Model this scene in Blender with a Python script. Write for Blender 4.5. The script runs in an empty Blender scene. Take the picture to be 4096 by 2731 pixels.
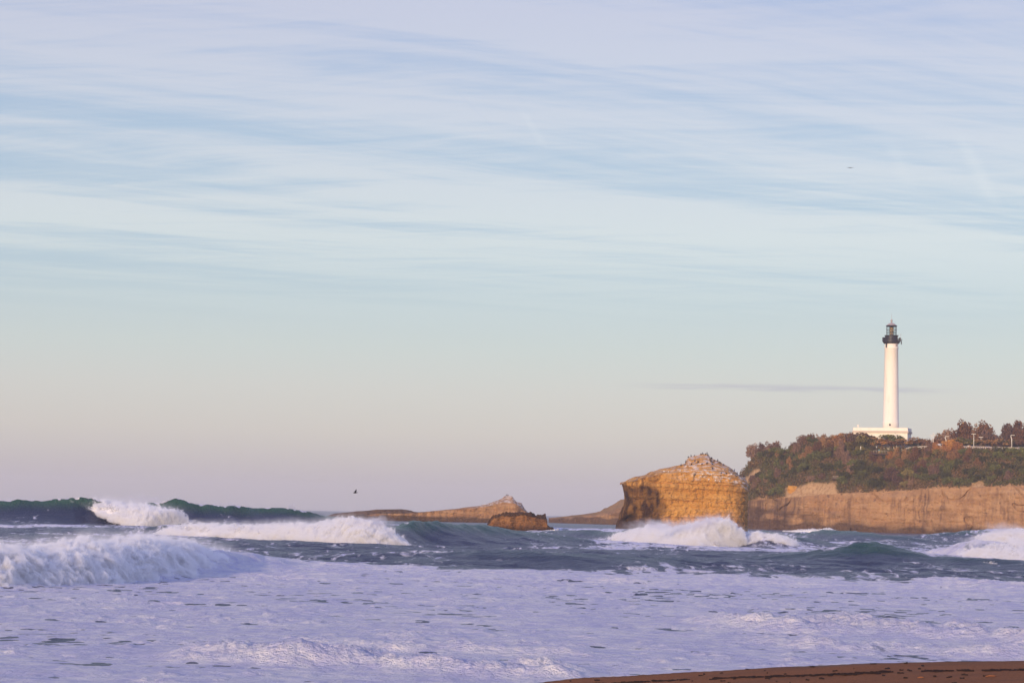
import bpy, bmesh, math, random
import numpy as np
from mathutils import Vector, Matrix, Euler
random.seed(7); rng = np.random.default_rng(7)
S = bpy.context.scene; COL = S.collection
PI = math.pi

# ------------------------------------------------------------------ camera
FPX = 8530.0; W0, H0 = 4096.0, 2731.0           # focal length in photo pixels, photo size
CAMZ = 4.5; PITCH = math.radians(4.61); ROLL = math.radians(1.28)
cd = bpy.data.cameras.new('camera'); cam = bpy.data.objects.new('camera', cd); COL.objects.link(cam)
cd.sensor_width = 36.0; cd.lens = FPX / W0 * 36.0; cd.clip_start = 0.5; cd.clip_end = 60000
CM = Matrix.Rotation(PI/2 + PITCH, 3, 'X') @ Matrix.Rotation(ROLL, 3, 'Z')
cam.matrix_world = Matrix.Translation((0, 0, CAMZ)) @ CM.to_4x4()
S.camera = cam
CMn = np.array(CM)

def ray(px, py):
    px = np.asarray(px, float); py = np.asarray(py, float)
    v = np.stack([(px - W0/2)/FPX, -(py - H0/2)/FPX, -np.ones_like(px)], -1)
    w = v @ CMn.T
    return w[..., 0]/w[..., 1], w[..., 2]/w[..., 1]
def P(px, py, d):                                # the point at depth d seen at a photo position
    a, b = ray(px, py); return np.stack([a*d, d*np.ones_like(a), CAMZ + b*d], -1)
def V(px, py, d): return Vector(P(px, py, d))
def hor(px): return 2054 + (np.asarray(px, float) - 2048)*0.0224

# ------------------------------------------------------------------ noise
def _h(ix, iy, iz):
    h = (ix.astype(np.int64)*374761393 + iy.astype(np.int64)*668265263 + iz.astype(np.int64)*1274126177) & 0xFFFFFFFF
    h = ((h ^ (h >> 13))*1103515245) & 0xFFFFFFFF
    h = ((h ^ (h >> 15))*2246822519) & 0xFFFFFFFF
    return (h ^ (h >> 16))
_G = np.array([[1,1,0],[-1,1,0],[1,-1,0],[-1,-1,0],[1,0,1],[-1,0,1],[1,0,-1],[-1,0,-1],[0,1,1],[0,-1,1],[0,1,-1],[0,-1,-1]], float)
def pn(x, y, z=0.0):
    x, y, z = np.broadcast_arrays(np.asarray(x, float), np.asarray(y, float), np.asarray(z, float))
    ix, iy, iz = np.floor(x), np.floor(y), np.floor(z)
    fx, fy, fz = x-ix, y-iy, z-iz
    u, v, w = [f*f*f*(f*(f*6-15)+10) for f in (fx, fy, fz)]
    def c(a, b, g):
        gr = _G[_h(ix+a, iy+b, iz+g) % 12]
        return gr[..., 0]*(fx-a) + gr[..., 1]*(fy-b) + gr[..., 2]*(fz-g)
    L = lambda a, b, t: a + (b-a)*t
    return L(L(L(c(0,0,0), c(1,0,0), u), L(c(0,1,0), c(1,1,0), u), v),
             L(L(c(0,0,1), c(1,0,1), u), L(c(0,1,1), c(1,1,1), u), v), w)
def fbm(x, y, z=0.0, o=4, g=.5):
    s = 0; a = 1; f = 1
    for k in range(o):
        s = s + a*pn(x*f + k*17.3, y*f - k*9.1, np.asarray(z)*f + k*5.7); a *= g; f *= 2.03
    return s
def billow(x, y, z=0.0, o=4, g=.5):
    s = 0; a = 1; f = 1
    for k in range(o):
        s = s + a*np.abs(pn(x*f + k*17.3, y*f - k*9.1, np.asarray(z)*f + k*5.7)); a *= g; f *= 2.1
    return s
def sst(a, b, x):
    t = np.clip((x-a)/(b-a), 0, 1); return t*t*(3-2*t)

# ------------------------------------------------------------------ object helpers
def tag(o, label=None, cat=None, group=None, kind=None):
    if label: o['label'] = label
    if cat: o['category'] = cat
    if group: o['group'] = group
    if kind: o['kind'] = kind
    return o
def link(name, me, m=None, parent=None, smooth=False):
    o = bpy.data.objects.new(name, me); COL.objects.link(o)
    if m is not None and len(me.materials) == 0: me.materials.append(m)
    if parent is not None: o.parent = parent
    if smooth: me.polygons.foreach_set('use_smooth', np.ones(len(me.polygons), bool))
    return o
def npmesh(name, v, f, attrs=None):
    me = bpy.data.meshes.new(name); v = np.asarray(v, np.float32); f = np.asarray(f, np.int32)
    n, k = f.shape
    me.vertices.add(len(v)); me.vertices.foreach_set('co', v.ravel())
    me.loops.add(n*k); me.loops.foreach_set('vertex_index', f.ravel())
    me.polygons.add(n); me.polygons.foreach_set('loop_start', np.arange(0, n*k, k, dtype=np.int32))
    me.polygons.foreach_set('loop_total', np.full(n, k, np.int32))
    for an, av in (attrs or {}).items():
        at = me.attributes.new(an, 'FLOAT', 'POINT'); at.data.foreach_set('value', np.asarray(av, np.float32).ravel())
    me.update(calc_edges=True); return me
def gridf(r, c, wrap=False):
    i = np.arange(r-1)[:, None]; j = np.arange(c if wrap else c-1)[None, :]
    j2 = (j+1) % c
    return np.stack([i*c+j, i*c+j2, (i+1)*c+j2, (i+1)*c+j], -1).reshape(-1, 4)
def empty(name, loc, rz=0):
    o = bpy.data.objects.new(name, None); COL.objects.link(o); o.location = loc; o.rotation_euler = (0, 0, rz)
    o.empty_display_size = .3; return o
def bmo(name, bm, m, parent=None, smooth=False, loc=None):
    me = bpy.data.meshes.new(name); bm.normal_update(); bm.to_mesh(me); bm.free()
    o = link(name, me, m, parent, smooth)
    if loc is not None: o.location = loc
    return o
def box(bm, c, s, rz=0, bev=0):
    r = bmesh.ops.create_cube(bm, size=1)
    M = Matrix.Translation(c) @ Matrix.Rotation(rz, 4, 'Z') @ Matrix.Diagonal((*s, 1))
    bmesh.ops.transform(bm, matrix=M, verts=r['verts'])
    if bev:
        es = list({e for v in r['verts'] for e in v.link_edges})
        bmesh.ops.bevel(bm, geom=es, offset=bev, segments=2, affect='EDGES')
def tube(bm, pts, rads, n=8, cap=True):
    rings = []
    pts = [Vector(p) for p in pts]
    for i, p in enumerate(pts):
        d = (pts[min(i+1, len(pts)-1)] - pts[max(i-1, 0)]).normalized()
        a = d.orthogonal().normalized(); b = d.cross(a)
        r = rads[i] if hasattr(rads, '__len__') else rads
        rings.append([bm.verts.new(p + (a*math.cos(2*PI*k/n) + b*math.sin(2*PI*k/n))*r) for k in range(n)])
    for A, B in zip(rings, rings[1:]):
        for k in range(n): bm.faces.new((A[k], A[(k+1) % n], B[(k+1) % n], B[k]))
    if cap:
        bm.faces.new(rings[0][::-1]); bm.faces.new(rings[-1])
def lathe(bm, prof, n=48, cap=True):
    rings = [[bm.verts.new((r*math.cos(2*PI*k/n), r*math.sin(2*PI*k/n), z)) for k in range(n)] for r, z in prof]
    for A, B in zip(rings, rings[1:]):
        for k in range(n): bm.faces.new((A[k], A[(k+1) % n], B[(k+1) % n], B[k]))
    if cap:
        bm.faces.new(rings[0][::-1]); bm.faces.new(rings[-1])
def ell(bm, c, s, rot=(0, 0, 0), seg=10, rin=7):
    M = Matrix.Translation(c) @ Euler(rot).to_matrix().to_4x4() @ Matrix.Diagonal((*s, 1))
    bmesh.ops.create_uvsphere(bm, u_segments=seg, v_segments=rin, radius=1, matrix=M)
def dup(o, parent=None):
    c = o.copy(); COL.objects.link(c)
    if parent is not None: c.parent = parent
    for ch in list(o.children): dup(ch, c)
    return c
ORD = ['first', 'second', 'third', 'fourth', 'fifth', 'sixth', 'seventh', 'eighth', 'ninth', 'tenth', 'eleventh', 'twelfth',
       'thirteenth', 'fourteenth', 'fifteenth', 'sixteenth', 'seventeenth', 'eighteenth', 'nineteenth', 'twentieth']

# ------------------------------------------------------------------ materials
def s2l(c): return tuple((x/255/12.92 if x/255 <= .04045 else ((x/255+.055)/1.055)**2.4) for x in c)
def mat(name, col=(.5, .5, .5), rough=.7, spec=.3, metal=0):
    m = bpy.data.materials.new(name); m.use_nodes = True; b = m.node_tree.nodes['Principled BSDF']
    b.inputs['Base Color'].default_value = (*col, 1); b.inputs['Roughness'].default_value = rough
    b.inputs['Specular IOR Level'].default_value = spec; b.inputs['Metallic'].default_value = metal
    return m
class NT:
    def __init__(s, nt): s.t = nt; s.n = nt.nodes; s.l = nt.links
    def add(s, ty, **kw):
        n = s.n.new(ty)
        for k, v in kw.items(): setattr(n, k, v)
        return n
    def put(s, inp, v):
        if isinstance(v, bpy.types.NodeSocket): s.l.new(v, inp)
        elif hasattr(v, '__len__') and len(v) == 3 and inp.type == 'RGBA': inp.default_value = (*v, 1)
        else: inp.default_value = v
    def math(s, op, a, b=0.0, c=None, clamp=False):
        n = s.add('ShaderNodeMath', operation=op, use_clamp=clamp); s.put(n.inputs[0], a); s.put(n.inputs[1], b)
        if c is not None: s.put(n.inputs[2], c)
        return n.outputs[0]
    def vmath(s, op, a, b):
        n = s.add('ShaderNodeVectorMath', operation=op); s.put(n.inputs[0], a); s.put(n.inputs[1], b); return n.outputs[0]
    def mix(s, f, a, b, bt='MIX'):
        n = s.add('ShaderNodeMix', data_type='RGBA', blend_type=bt); n.clamp_factor = True
        s.put(n.inputs[0], f); s.put(n.inputs[6], a); s.put(n.inputs[7], b); return n.outputs[2]
    def noise(s, vec, scale, detail=4, rough=.5, dist=0):
        n = s.add('ShaderNodeTexNoise'); s.put(n.inputs['Vector'], vec); n.inputs['Scale'].default_value = scale
        n.inputs['Detail'].default_value = detail; n.inputs['Roughness'].default_value = rough; n.inputs['Distortion'].default_value = dist
        return n.outputs['Fac']
    def ss(s, x, a, b, lo=0.0, hi=1.0):
        n = s.add('ShaderNodeMapRange', interpolation_type='SMOOTHSTEP'); s.put(n.inputs[0], x)
        for i, v in ((1, a), (2, b), (3, lo), (4, hi)): s.put(n.inputs[i], v)
        return n.outputs[0]
    def attr(s, name): return s.add('ShaderNodeAttribute', attribute_name=name).outputs['Fac']
    def sep(s, v):
        n = s.add('ShaderNodeSeparateXYZ'); s.put(n.inputs[0], v); return n.outputs
    def comb(s, x, y, z):
        n = s.add('ShaderNodeCombineXYZ'); s.put(n.inputs[0], x); s.put(n.inputs[1], y); s.put(n.inputs[2], z); return n.outputs[0]
    def ramp(s, f, stops):
        n = s.add('ShaderNodeValToRGB'); s.put(n.inputs[0], f); e = n.color_ramp.elements
        while len(e) < len(stops): e.new(.5)
        for el, (p, c) in zip(e, stops): el.position = p; el.color = (*c, 1)
        return n.outputs[0]
    def bump(s, h, dist, strength=1.0):
        n = s.add('ShaderNodeBump'); s.put(n.inputs['Height'], h); n.inputs['Distance'].default_value = dist; n.inputs['Strength'].default_value = strength
        return n.outputs[0]
def ntof(m): return NT(m.node_tree), m.node_tree.nodes['Principled BSDF']

FOAM = (.80, .79, .84)
def mat_sea():
    m = mat('sea_water', (.01, .04, .06), .12, .5); n, b = ntof(m)
    pos = n.add('ShaderNodeNewGeometry').outputs['Position']
    foam = n.attr('foam'); teal = n.attr('teal')
    sv = n.vmath('MULTIPLY', pos, (.8, .30, .6))          # foam streaks lie along the wave crests
    n1 = n.noise(sv, 1.0, 6, .62, .6)
    n2 = n.noise(n.vmath('MULTIPLY', pos, (.16, .05, .2)), 1.0, 4, .55, .4)
    mix = n.math('ADD', n.math('MULTIPLY', n1, .62), n.math('MULTIPLY', n2, .38))
    th = n.math('SUBTRACT', .78, n.math('MULTIPLY', foam, .56))
    f = n.ss(mix, n.math('SUBTRACT', th, .05), n.math('ADD', th, .05))
    f = n.math('MULTIPLY', f, n.ss(foam, .02, .12))
    f = n.math('MAXIMUM', f, n.ss(foam, .82, .97, 0, .86))
    wcol = n.mix(teal, (.020, .033, .085), (.020, .082, .068))  # crest teal: sunlight through the thin lip put into the colour
    v3 = n.math('ADD', n.math('MULTIPLY', n.noise(n.vmath('MULTIPLY', pos, (1.5, .9, 1.0)), 1.0, 6, .65, .3), .6), n.math('MULTIPLY', n.noise(n.vmath('MULTIPLY', pos, (.30, .14, .2)), 1.0, 4, .6, .5), .4))
    fcol = n.mix(n.ss(v3, .38, .62), (.69, .685, .88), (.94, .92, .95))
    n.put(b.inputs['Base Color'], n.mix(f, wcol, fcol))
    n.put(b.inputs['Roughness'], n.ss(f, 0, 1, .30, .60))
    n.put(b.inputs['Specular IOR Level'], n.ss(f, 0, 1, .5, .3))
    b.inputs['IOR'].default_value = 1.33
    bw = n.noise(n.vmath('MULTIPLY', pos, (.9, 1.1, 1.0)), 1.6, 6, .65, .2)
    bf = n.noise(pos, 5.0, 5, .7)
    hgt = n.math('ADD', bw, n.math('MULTIPLY', n.math('MULTIPLY', bf, f), .35))
    n.put(b.inputs['Normal'], n.bump(hgt, .8, 1.0))
    return m
def mat_foam():
    m = mat('white_foam', FOAM, .85, .15); n, b = ntof(m)
    pos = n.add('ShaderNodeNewGeometry').outputs['Position']
    a = n.noise(pos, 1.3, 6, .65); c = n.noise(pos, 4.5, 5, .7)
    n.put(b.inputs['Base Color'], n.mix(n.ss(a, .3, .65), (.74, .735, .80), (.88, .87, .875)))
    n.put(b.inputs['Normal'], n.bump(n.math('ADD', a, n.math('MULTIPLY', c, .4)), .5, .7))
    b.inputs['Subsurface Weight'].default_value = .7; b.inputs['Subsurface Radius'].default_value = (.9, .9, 1.0); b.inputs['Subsurface Scale'].default_value = .35
    return m
def mat_spray(name, dens, scale, zfall=True):
    m = bpy.data.materials.new(name); m.use_nodes = True; n = NT(m.node_tree); n.n.clear()
    out = n.add('ShaderNodeOutputMaterial'); pv = n.add('ShaderNodeVolumePrincipled')
    tc = n.add('ShaderNodeTexCoord').outputs['Object']          # unit sphere space
    ln = n.add('ShaderNodeVectorMath', operation='LENGTH'); n.put(ln.inputs[0], tc)
    pos = n.add('ShaderNodeNewGeometry').outputs['Position']
    nz = n.noise(pos, scale, 5, .62, .5)
    fall = n.ss(ln.outputs['Value'], .15, 1.0, 1.0, 0.0)
    z = n.sep(tc)[2]
    fall = n.math('MULTIPLY', fall, n.ss(z, -.3, .9, 1.0, .15))
    d = n.math('MULTIPLY', n.ss(nz, n.math('SUBTRACT', .64, n.math('MULTIPLY', fall, .42)), .80), n.math('MULTIPLY', fall, dens))
    pv.inputs['Color'].default_value = (.95, .93, .95, 1); n.put(pv.inputs['Density'], d); pv.inputs['Anisotropy'].default_value = 0.1
    n.l.new(pv.outputs[0], out.inputs['Volume'])
    return m
def mat_rock(name, base, dark, pale, strat=.9, guano=False):
    m = mat(name, base, .92, .15); n, b = ntof(m)
    pos = n.add('ShaderNodeNewGeometry').outputs['Position']
    st = n.noise(n.vmath('MULTIPLY', pos, (.05, .05, 1.0)), strat, 6, .65, .3)
    bl = n.noise(pos, .12, 5, .6, .6)
    fi = n.noise(n.vmath('MULTIPLY', pos, (1, 1, .7)), .8, 7, .72)
    st2 = n.noise(n.vmath('MULTIPLY', pos, (.10, .10, .35)), 1.0, 6, .6, .8)
    st = n.math('ADD', n.math('MULTIPLY', st, .45), n.math('MULTIPLY', st2, .55))
    c = n.mix(n.ss(st, .38, .64), base, pale)
    c = n.mix(n.ss(bl, .5, .72, 0, .65), c, tuple(.72*x for x in base))
    c = n.mix(n.ss(fi, .46, .30, 0, .85), c, dark)
    c = n.mix(n.ss(fi, .58, .72, 0, .5), c, pale)
    sv = n.noise(n.vmath('MULTIPLY', pos, (.55, .55, .045)), 1.0, 5, .6, .2)       # vertical run-off stains; on the cliff also painted gully shade
    c = n.mix(n.math('MULTIPLY', n.ss(sv, .46, .60), n.attr('stain_or_shade')), c, dark)
    c = n.mix(n.math('MULTIPLY', n.ss(fi, .30, .5, .6, 1.0), n.attr('wet_or_shade')), c, tuple(.55*x for x in dark))  # damp rock, plus shade painted into cliff gullies and cave
    if guano:
        gz = n.math('MULTIPLY', n.attr('guano'), n.ss(n.noise(n.vmath('MULTIPLY', pos, (.5, .5, 1.8)), 1.0, 6, .65), .45, .60))
        c = n.mix(gz, c, (.62, .56, .52))
    c = n.mix(n.attr('scrub'), c, n.mix(n.ss(fi, .4, .6), (.05, .045, .018), (.12, .085, .035)))
    c = n.mix(n.attr('bare'), c, n.mix(n.ss(fi, .35, .6), (.34, .19, .085), (.52, .33, .17)))
    n.put(b.inputs['Base Color'], c)
    n.put(b.inputs['Normal'], n.bump(n.math('ADD', fi, n.math('MULTIPLY', st, .7)), .8, .8))
    return m
def mat_leaf(name, c1, c2):
    m = mat(name, c1, .9, .1); n, b = ntof(m)
    oi = n.add('ShaderNodeObjectInfo').outputs['Random']
    pos = n.add('ShaderNodeNewGeometry').outputs['Position']
    nz = n.noise(pos, .9, 5, .7)
    c = n.mix(n.ss(nz, .3, .7), c1, c2)
    hs = n.add('ShaderNodeHueSaturation'); n.put(hs.inputs['Color'], c)
    n.put(hs.inputs['Value'], n.ss(oi, 0, 1, .55, 1.55)); n.put(hs.inputs['Hue'], n.ss(oi, 0, 1, .49, .51))
    n.put(b.inputs['Base Color'], hs.outputs[0])
    return m
def mat_white():
    m = mat('white_lime_paint', (.80, .77, .74), .7, .25); n, b = ntof(m)
    pos = n.add('ShaderNodeNewGeometry').outputs['Position']
    a = n.noise(n.vmath('MULTIPLY', pos, (.6, .6, .12)), 1.0, 6, .6)
    c = n.noise(pos, 1.4, 4, .6)
    n.put(b.inputs['Base Color'], n.mix(n.math('MULTIPLY', n.ss(a, .45, .75), n.ss(c, .3, .7, .3, 1)), (.84, .765, .67), (.72, .64, .54)))
    return m
def mat_sand():
    m = mat('damp_brown_sand', (.15, .085, .05), .9, .2); n, b = ntof(m)
    pos = n.add('ShaderNodeNewGeometry').outputs['Position']
    g = n.noise(pos, 22, 4, .8); l = n.noise(n.vmath('MULTIPLY', pos, (.25, .8, 1)), .8, 4, .6)
    c = n.mix(n.ss(g, .3, .7), (.15, .048, .012), (.31, .118, .038))
    c = n.mix(n.ss(l, .4, .7, 0, .5), c, (.13, .055, .024))
    c = n.mix(n.attr('damp'), c, (.045, .024, .016))
    n.put(b.inputs['Base Color'], c); n.put(b.inputs['Roughness'], n.ss(n.attr('damp'), 0, 1, .9, .3))
    n.put(b.inputs['Normal'], n.bump(n.math('ADD', g, n.math('MULTIPLY', l, .6)), .04, .7))
    return m
M = dict(
    sea=mat_sea(), foam=mat_foam(), sand=mat_sand(), white=mat_white(),
    stack=mat_rock('ochre_sandstone', (.49, .222, .040), (.075, .030, .011), (.60, .315, .085), .55, True),
    cliff=mat_rock('buff_sandstone', (.355, .188, .086), (.125, .066, .042), (.46, .275, .14), .32),
    reef=mat_rock('brown_sandstone', (.33, .165, .07), (.09, .045, .024), (.43, .25, .125), .9, True),
    darkrock=mat_rock('dark_brown_rock', (.20, .088, .035), (.045, .020, .012), (.33, .16, .06), 1.4),
    russet=mat_leaf('russet_twigs', (.175, .082, .036), (.28, .145, .060)),
    ginger=mat_leaf('ginger_twigs', (.32, .125, .032), (.42, .19, .055)),
    mauve=mat_leaf('mauve_brown_twigs', (.14, .075, .05), (.24, .14, .09)),
    green=mat_leaf('dark_green_leaves', (.050, .053, .015), (.135, .128, .034)),
    olive=mat_leaf('olive_leaves', (.10, .082, .024), (.23, .165, .055)),
    bark=mat('tamarisk_bark', (.10, .06, .045), .9, .1),
    black=mat('black_paint', (.008, .006, .008), .5, .4), zinc=mat('zinc_roof', (.36, .30, .29), .6, .3),
    glass=mat('lantern_glass', (.75, .8, .8), .05, .5), brass=mat('brass_optic', (.9, .55, .22), .25, .5, .8),
    post=mat('cream_post_paint', (.74, .70, .62), .6, .3), conc=mat('pale_concrete', (.56, .47, .40), .85, .2),
    dkglass=mat('car_window_glass', (.02, .025, .035), .08, .6), tyre=mat('tyre_rubber', (.02, .02, .02), .9, .1),
    feather=mat('black_feathers', (.016, .012, .016), .7, .2), gull=mat('white_feathers', (.78, .76, .74), .7, .2),
    beak=mat('yellow_beak', (.5, .35, .1), .6, .3), asphalt=mat('asphalt', (.055, .052, .05), .9, .1),
    plane=mat('dark_fuselage_paint', (.05, .05, .07), .4, .4), seaweed=mat('dark_seaweed', (.03, .015, .010), .8, .3),
    drift=mat('reddish_driftwood', (.28, .11, .05), .9, .1), skin=mat('skin', (.45, .25, .17), .6, .3), hair=mat('brown_hair', (.06, .035, .02), .7, .2),
)
g = M['glass'].node_tree.nodes['Principled BSDF']; g.inputs['Transmission Weight'].default_value = 1.0; g.inputs['IOR'].default_value = 1.02

# ------------------------------------------------------------------ sand berm profile (world)
_bx = [P(px, y, d)[0] for px, y, d in ((900, 2740, 55), (1700, 2740, 54.5), (2200, 2736, 53.2), (2320, 2728, 52.4), (2700, 2702, 49.8), (3440, 2645, 47.2), (4096, 2632, 46.5), (4700, 2625, 46))]
_bd = [55, 54.5, 53.2, 52.4, 49.8, 47.2, 46.5, 46]
_bz = [-1.3, -.30, .42, .58, .92, 1.40, 1.60, 1.75]
def sandz(x, y):
    d = np.interp(x, _bx, _bd); z = np.interp(x, _bx, _bz)
    front = z + (2.6 - z)*np.clip((d - y)/(d - 12), 0, 1)**1.6
    front = np.where(y < d, np.minimum(front, z + .16*np.maximum(d-y, 0)), front)
    back = z - .15*(y - d) - .012*(y-d)**2
    return np.where(y < d, front, back)

# ------------------------------------------------------------------ sea
def azp(px): return np.arctan(ray(px, hor(px))[0])
class Wv:                                             # a swell: keys (photo column, depth, crest height, front width, back width)
    def __init__(s, keys, lean=0):
        k = np.array(keys, float); s.a = azp(k[:, 0]); s.k = k; s.lean = lean
    def get(s, az): return [np.interp(az, s.a, s.k[:, i]) for i in (1, 2, 3, 4)]
WAVES = dict(
    far_left=Wv([(-1500, 470, 2.5, 9, 16), (-500, 478, 4.0, 13, 16), (0, 480, 4.3, 12, 15), (180, 480, 4.7, 11, 14), (300, 480, 5.6, 10, 12), (340, 480, 5.2, 7, 12), (560, 480, 4.0, 8, 12),
                 (600, 480, 4.9, 9, 12), (735, 480, 5.3, 10, 12), (800, 481, 4.6, 11, 14), (930, 482, 4.4, 11, 14), (1020, 484, 3.8, 12, 15), (1180, 486, 3.9, 10, 15), (1300, 490, 2.6, 12, 18), (1500, 495, 1.0, 16, 20), (1800, 500, 0, 16, 20)], 3.0),
    mid=Wv([(500, 352, 0, 10, 18), (660, 345, 1.2, 8, 16), (850, 337, 1.7, 8, 16), (1200, 299, 1.9, 7, 15), (1500, 279, 2.4, 7, 16), (1640, 288, 3.0, 10, 20), (1800, 300, 2.95, 12, 24), (1950, 312, 2.5, 14, 26), (2150, 318, 1.6, 16, 26), (2400, 322, .5, 18, 28), (2700, 330, 0, 18, 28)], 0),
    left=Wv([(-1500, 112, .8, 4, 10), (-200, 116, 1.1, 4, 10), (300, 128, 1.3, 4, 10), (700, 142, 1.5, 4, 10), (1000, 157, 1.0, 5, 10), (1200, 163, .3, 6, 10), (1500, 165, 0, 6, 10)], 0),
    stackfront=Wv([(2050, 460, 0, 12, 20), (2300, 430, 1.2, 10, 18), (2500, 398, 1.8, 7, 16), (2750, 359, 2.0, 6, 14), (2950, 351, 2.2, 6, 14), (3060, 348, 2.5, 8, 14), (3200, 352, 1.5, 10, 16), (3350, 358, .6, 12, 18), (3500, 360, 0, 12, 18)], 0),
    mound=Wv([(2900, 225, 0, 9, 12), (3150, 222, .9, 9, 12), (3330, 219, 1.65, 8, 11), (3480, 217, 2.3, 7, 10), (3600, 216, 1.9, 8, 11), (3720, 214, 1.2, 9, 12), (3900, 212, .95, 9, 12), (4096, 208, .7, 9, 12), (4600, 200, .3, 9, 12)], 1.2),
    right=Wv([(3650, 262, 0, 8, 12), (3780, 256, 1.5, 7, 12), (3900, 250, 2.2, 6, 12), (4096, 242, 1.8, 6, 12), (4700, 225, 1.5, 6, 12)], 0),
    right_far=Wv([(3600, 560, .6, 12, 20), (3860, 545, 2.2, 10, 18), (4000, 535, 3.0, 9, 18), (4300, 525, 3.0, 9, 18), (4900, 500, 2, 9, 18)], 0),
    ripple=Wv([(3050, 520, 0, 14, 20), (3250, 470, 1.9, 12, 18), (3330, 455, 2.3, 11, 16), (3500, 445, 1.9, 12, 18), (3700, 440, .9, 14, 20), (3850, 440, 0, 14, 20)], 0),
    band=Wv([(1200, 190, 0, 8, 12), (1700, 190, .5, 7, 11), (2100, 185, .85, 6, 10), (2350, 182, .8, 7, 10), (2700, 186, .45, 8, 12), (3000, 190, 0, 8, 12)], 0),
)
EDGE = [(-1500, 150), (0, 158), (1000, 168), (1250, 171), (1500, 166), (2000, 163), (2400, 160), (2800, 164), (3100, 164), (3500, 160), (3700, 156), (4096, 153), (5000, 145)]
_ea = azp(np.array([e[0] for e in EDGE])); _ed = np.array([e[1] for e in EDGE])
BORES = [  # low foamy bores near the beach: (keys (column, depth), height, front, back)
    ([(2500, 95), (2900, 90), (3200, 87), (3700, 84), (4300, 80)], .42, 1.6, 4.5, 2600, 3100),
    ([(2700, 80), (3100, 77), (3700, 74), (4300, 71)], .24, 1.1, 3.0, 2800, 3200),
    ([(300, 63), (900, 64), (1500, 62.5), (2000, 61), (2500, 60)], .36, 1.1, 2.8, 550, 1000),
    ([(1000, 71), (1600, 70), (2100, 69), (2600, 68)], .16, .9, 2.6, 1000, 1500),
    ([(3300, 158), (3600, 155), (3800, 152.5), (4096, 149), (4500, 145)], .30, 1.2, 5, 3500, 3900),
]
def sea_fields(X, Y, step):
    az = np.arctan2(X, Y); h = np.zeros_like(X); yo = np.zeros_like(X); foam = np.zeros_like(X); teal = np.zeros_like(X)
    far = sst(600, 2000, Y)
    # background swell and short-crested chop (each octave fades out where the grid cannot carry it)
    lump = np.zeros_like(X)
    for lam, a, k in ((60, .55, .5), (26, .42, .5), (11, .60, .6), (5.2, .46, .65), (2.6, .30, .7), (1.3, .15, .8), (.65, .06, .9)):
        w = 1 - sst(.25, .55, step/lam)
        if w.max() <= 0: continue
        n = pn(X/(lam*1.7) + k*31, (Y + .35*X)/lam*1.15 + 7*k, k*13)
        if lam < 30: n = (.45 - 1.5*np.abs(n)*.9)*.75 + .35*n            # sharpened crests
        h += a*w*n
        if lam < 3: lump += a*w*n
    calm = np.interp(Y, [0, 60, 110, 165, 180, 300], [.20, .22, .28, .62, 1.0, 1.0])
    h *= calm
    ins0 = 1 - sst(-6, 6, Y - np.interp(az, _ea, _ed))
    clump = sst(.26, .60, pn(X/1.1, Y/1.2, 21.3) + .35*pn(X/8, Y/8, 2.2)); h += ins0*.09*clump*(1-sst(.3, .6, step))*(.7+.8*pn(X/.3, Y/.4, 3.))
    ed = np.interp(az, _ea, _ed)
    jit = 9*pn(X/12, Y/30, 3.3) + 9*pn(X/4, Y/12, 1.3) + 7*pn(X/1.6, Y/5, 6.3)
    foam = np.maximum(foam, .80*(1 - sst(-3, 3, Y - ed - jit)))
    foam = np.maximum(foam, .60*(1 - sst(-2, 20, Y - ed - 1.5*jit)) ); foam = np.maximum(foam, .44*(1 - sst(0, 75, Y - ed - 2*jit)))
    foam = np.maximum(foam, .95*np.exp(-((Y - ed - jit*.6)/3.0)**2)*sst(azp(3300.), azp(3700.), az))
    inshore = 1 - sst(0, 12, Y - ed)
    # open water: streaky foam in patches
    pat = sst(-.15, .45, fbm(X/40, Y/90, 8.1, 3))
    foam = np.maximum(foam, (1-inshore)*(.33 + .28*pat)*(1 - sst(560, 900, Y)))
    foam = np.maximum(foam, (1-inshore)*sst(azp(3050.), azp(3900.), az)*sst(225, 260, Y)*(1-sst(640, 800, Y))*(.44 + .34*pat))
    foam = np.maximum(foam, sst(azp(2250.), azp(2700.), az)*(1-sst(azp(3300.), azp(3500.), az))*sst(335, 360, Y)*(1-sst(480, 620, Y))*(.25+.3*pat))
    for nm, w in WAVES.items():
        d, A, wf, wb = w.get(az)
        wob = 1 + .10*pn(az*140, 3.3, len(nm)) + .03*pn(az*420, 1.3, len(nm))
        s = d + 3*pn(az*60, .7, len(nm)*1.7) - Y
        up = np.where(s > 0, np.exp(-(np.maximum(s, 0)/wf)**(.95 if nm == 'far_left' else 1.35)*(1.25 if nm == 'far_left' else 1.1)), np.exp(-(np.minimum(s, 0)/wb)**2))
        tr = -.12*np.exp(-((s - 2.4*wf)/(1.3*wf))**2)
        hh = A*wob*up; h += hh + A*tr
        rel = np.where(A > .3, np.clip(up, 0, 1), 0)
        yo -= w.lean*np.clip(A/5, 0, 1)*rel**3
        face = rel*sst(-1, 1.5, s)*np.clip(A/2.0, 0, 1)
        teal = np.maximum(teal, sst(.42, .95, rel)*np.clip(A/2.6, 0, 1))
        if nm in ('far_left', 'mound', 'band'): foam *= 1 - .75*np.clip(face*1.6, 0, 1)
        if nm in ('mid', 'ripple', 'stackfront'): foam *= 1 - .35*np.clip(face*1.6, 0, 1)
        if nm == 'far_left':
            foam = np.maximum(foam, .62*sst(.90, 1.0, rel)*sst(2, 4, A)*(.4 + .9*sst(-.2, .3, pn(az*300, 1, 2))))
            fl = sst(.30, .5, rel)*(1-sst(.75, .95, rel))*sst(-1, 1, s)*(.10 + .20*sst(-.05, .35, pn(az*1500 + 9*rel, rel*1.6, 2)))*sst(2, 4, A); foam = np.maximum(foam, fl)
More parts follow.
